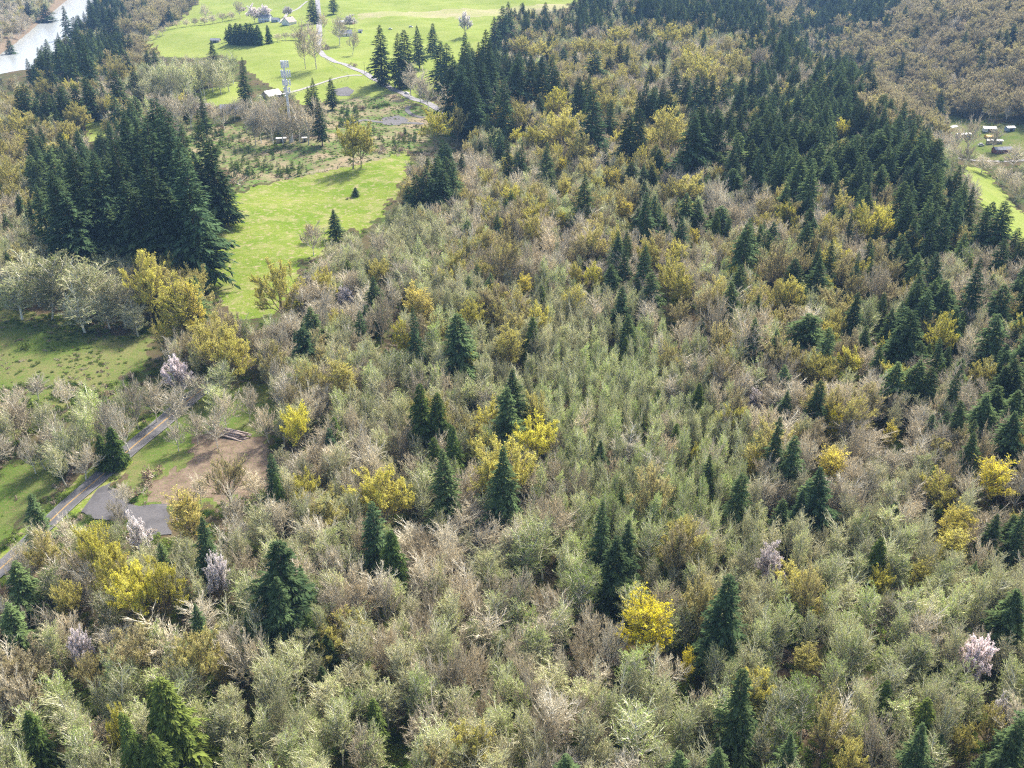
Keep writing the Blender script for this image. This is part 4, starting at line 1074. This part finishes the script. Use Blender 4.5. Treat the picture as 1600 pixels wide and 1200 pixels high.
def car(u, v, rz, mat, label, L=4.6, van=False):
    p, _ = at(u, v); r = empty('parked_car', (p[0], p[1], p[2]+.2), math.radians(rz)); tag(r, label, 'car')
    h = 1.0 if not van else 1.2
    MB().prism([(-L/2, -.9, .35), (L/2, -.9, .35), (L/2, -.9, .75), (L/2-1.1, -.9, h), (-L/2+.3, -.9, h), (-L/2, -.9, .8)], (0, 1.8, 0)).build('body', mat, r)
    top = 1.5 if not van else 2.1
    MB().prism([(-L/2+.5, -.78, h), (L/2-1.3, -.78, h), (L/2-2.0, -.78, top), (-L/2+.8, -.78, top)], (0, 1.56, 0)).build('cabin', M['glass'], r)
    MB().box(-L/2+.85, L/2-2.05, -.74, .74, top+.002, top+.06).build('roof', mat, r)
    for sx in (-1, 1):
        for sy in (-1, 1):
            MB().tube((sx*L*.31, sy*.95-.1, .32), (sx*L*.31, sy*.95+.1, .32), .32, .32, 10).build('wheel', M['dark'], r)
cw = plain('white_car_paint', (.75,.75,.76), .3, .03, 1); cd_ = plain('dark_car_paint', (.05,.06,.09), .3, .05, 1)
car(440, 36, 10, cw, 'white car parked before the blue garage'); car(446, 33, 30, cd_, 'dark car parked behind the white one at the garage')
car(553, 58, 20, cw, 'white car beside the steep gabled house'); car(1533, 228, 0, cw, 'white van in the valley yard left of the trailer', 5.4, True)
car(636, 147, -35, cw, 'white car driving on the lane above the clearcut'); car(1573, 236, 10, cw, 'white pickup by the dark cabin', 5.2); car(610, 46, 0, cw, 'white car out on the top field', 4.4); car(642, 43, 0, cw, 'white van on the top field among grazing ground', 5, True)

# cell tower
p, t = at(456, 222); r = empty('cell_tower', p, .3); tag(r, 'tall white cell tower with three tiers of antenna panels in a bare grove', 'cell tower')
top, tt = at(445, 101, 0); TH = 120*t/F/cosd(170)
MB().tube((0, 0, 0), (0, 0, TH*.55), 1.1, .8, 12).tube((0, 0, TH*.55), (0, 0, TH), .8, .5, 12).build('pole', M['steel'], r)
for lv, (zf, rad, npan, ph) in enumerate(((.955, 3.0, 12, 4.2), (.84, 3.7, 12, 4.2), (.735, 3.3, 9, 3.6), (.645, 2.8, 6, 3.0))):
    zc = TH*zf
    pf = MB()
    for i in range(3):
        a0, a1 = 2*math.pi*i/3, 2*math.pi*(i+1)/3
        for dz in (-.7, .7):
            pf.tube((rad*math.cos(a0), rad*math.sin(a0), zc+dz), (rad*math.cos(a1), rad*math.sin(a1), zc+dz), .09, .09, 6)
        pf.tube((0, 0, zc), (rad*math.cos(a0), rad*math.sin(a0), zc), .12, .1, 6)
    pfo = pf.build('platform', M['steel'], r)
    for i in range(npan):
        f_ = (i % (npan//3)+.5)/(npan//3); k = i//(npan//3)
        a0, a1 = 2*math.pi*k/3, 2*math.pi*(k+1)/3
        cx = rad*(math.cos(a0)*(1-f_)+math.cos(a1)*f_); cy = rad*(math.sin(a0)*(1-f_)+math.sin(a1)*f_); am = (a0+a1)/2
        b_ = MB().box(-.14, .18, -.42, .42, -ph/2, ph/2).build('antenna', M['panel'], r)
        b_.location = (cx*1.08, cy*1.08, zc); b_.rotation_euler = (0, 0, am)
for zf, a_ in ((.60, .4), (.57, 2.6), (.67, 4.2)):
    d_ = MB().tube((0, 0, 0), (.5, 0, 0), .25, .9, 12).build('dish', M['panel'], r); d_.location = (.8*math.cos(a_), .8*math.sin(a_), TH*zf); d_.rotation_euler = (0, 0, a_)
for i, (dx, dy) in enumerate(((-7, 1), (9, -2))):
    q = empty('equipment_cabinet', (p[0]+dx, p[1]+dy, float(terrain(p[0]+dx, p[1]+dy))), .2)
    tag(q, ('wide white equipment hut left of the tower foot', 'small equipment cabinet right of the tower foot')[i], 'hut')
    w = 3.2-i*1.6
    MB().box(-w, w, -1.6, 1.6, 0, 2.6).build('wall', M['wall_tan'], q); MB().box(-w-.2, w+.2, -1.8, 1.8, 2.6, 2.85).build('roof', M['roof_white'], q); MB().box(-.5, .5, -1.66, -1.6, 0, 2).build('door', M['dark'], q)

# the stack of cut logs: every log can be lifted away
lp, lt = at(368, 681)
la = math.radians(-22)
ii = 0
LB = ['topmost pale log of the cut stack', 'second highest log of the cut stack', 'upper front log of the cut stack', 'upper rear log of the cut stack', 'longest log across the stack', 'thin crooked log on the stack front', 'broken log jutting from the right end',
      'grey log at the back of the stack', 'reddish log at the bottom front', 'log at the bottom rear of the stack', 'short log at the left end of the stack', 'log slid off the near side of the stack', 'thin pole lying on the stack', 'dark wet log beneath the stack']
for i in range(14):
    L = random.uniform(6, 10); rr_ = random.uniform(.17, .34)
    row = 0 if i < 7 else (1 if i < 11 else 2); k = i if row == 0 else (i-7 if row == 1 else i-11)
    off_ = (k-(3, 1.5, 1)[row])*.72; a = la+random.uniform(-.10, .10); sh = random.uniform(-1.2, 1.2)
    cx = lp[0]+math.cos(la)*sh-math.sin(la)*off_; cy = lp[1]+math.sin(la)*sh+math.cos(la)*off_; cz = float(terrain(cx, cy))+.33+row*.55
    me_ = MB(); pts_ = [Vector((-L/2+L*j/5, random.uniform(-.07, .07), random.uniform(-.04, .04))) for j in range(6)]
    for j in range(5): me_.tube(pts_[j], pts_[j+1], rr_*(1-.06*j), rr_*(1-.06*(j+1)), 8)
    o = me_.build('log', M['log']); o.location = (cx, cy, cz); o.rotation_euler = (0, random.uniform(-.02, .02), a); tag(o, LB[i], 'log', 'cut logs in the stack')

# utility poles and roadside fences
for i, (u, v, lb) in enumerate(((570, 117, 'utility pole on the lane verge below the field firs'), (555, 50, 'utility pole between the red shed and the tiny white shed'), (520, 140, 'utility pole by the driveway mouth'), (700, 190, 'utility pole where the lane enters the firs'))):
    p, _ = at(u, v); r = empty('utility_pole', p, .6); tag(r, lb, 'utility pole')
    MB().tube((0, 0, 0), (0, 0, 11), .17, .12, 8).build('pole', M['post'], r); MB().box(-1.2, 1.2, -.06, .06, 10.1, 10.25).build('crossarm', M['post'], r)
def fence(pts, label, step=4.0):
    ln = line_w(pts, step); r = empty('wire_fence', (*ln[0], float(terrain(*ln[0])))); tag(r, label, 'fence')
    o0 = np.array([ln[0][0], ln[0][1], float(terrain(*ln[0]))]); me0 = None
    pr = None
    for i, q in enumerate(ln[:120]):
        zz = float(terrain(*q)); loc = np.array([q[0], q[1], zz])-o0
        if me0 is None:
            po = MB().box(-.08, .08, -.08, .08, 0, 1.35).build('post', M['post'], r); me0 = po.data
        else: po = link('post', me0, r)
        po.location = loc
        if pr is not None:
            if i == 1: wr = MB()
            for h in (.5, .9, 1.25): wr.tube(pr+np.array([0, 0, h]), loc+np.array([0, 0, h]), .012, .012, 3)
        pr = loc
    wr.build('wire', M['steel'], r)
fence([(432,284),(480,273),(520,265),(600,247),(640,238)], 'thin wire fence between the clearcut and the bright field')
fence([(575,126),(600,139),(640,160),(680,178)], 'wire fence along the near side of the lane')
fence([(455,148),(500,135),(545,122),(520,102),(508,92)], 'wire fence round the corner of the top field')
print('objects', len(bpy.data.objects), 'trees', len(trees))

# ------------------------------------------------------------ the air
m, nt, out = nmat('haze_air')
pv = N(nt, 'ShaderNodeVolumePrincipled'); pv.inputs['Density'].default_value = .00008
pv.inputs['Color'].default_value = (.32,.58,1,1); pv.inputs['Anisotropy'].default_value = .0
nt.links.new(pv.outputs[0], out.inputs['Volume'])
hz = MB().box(-12500, 12500, -1200, 12500, -60, 320).build('haze', m); tag(hz, 'thin blue spring haze over the far woods', kind='stuff')
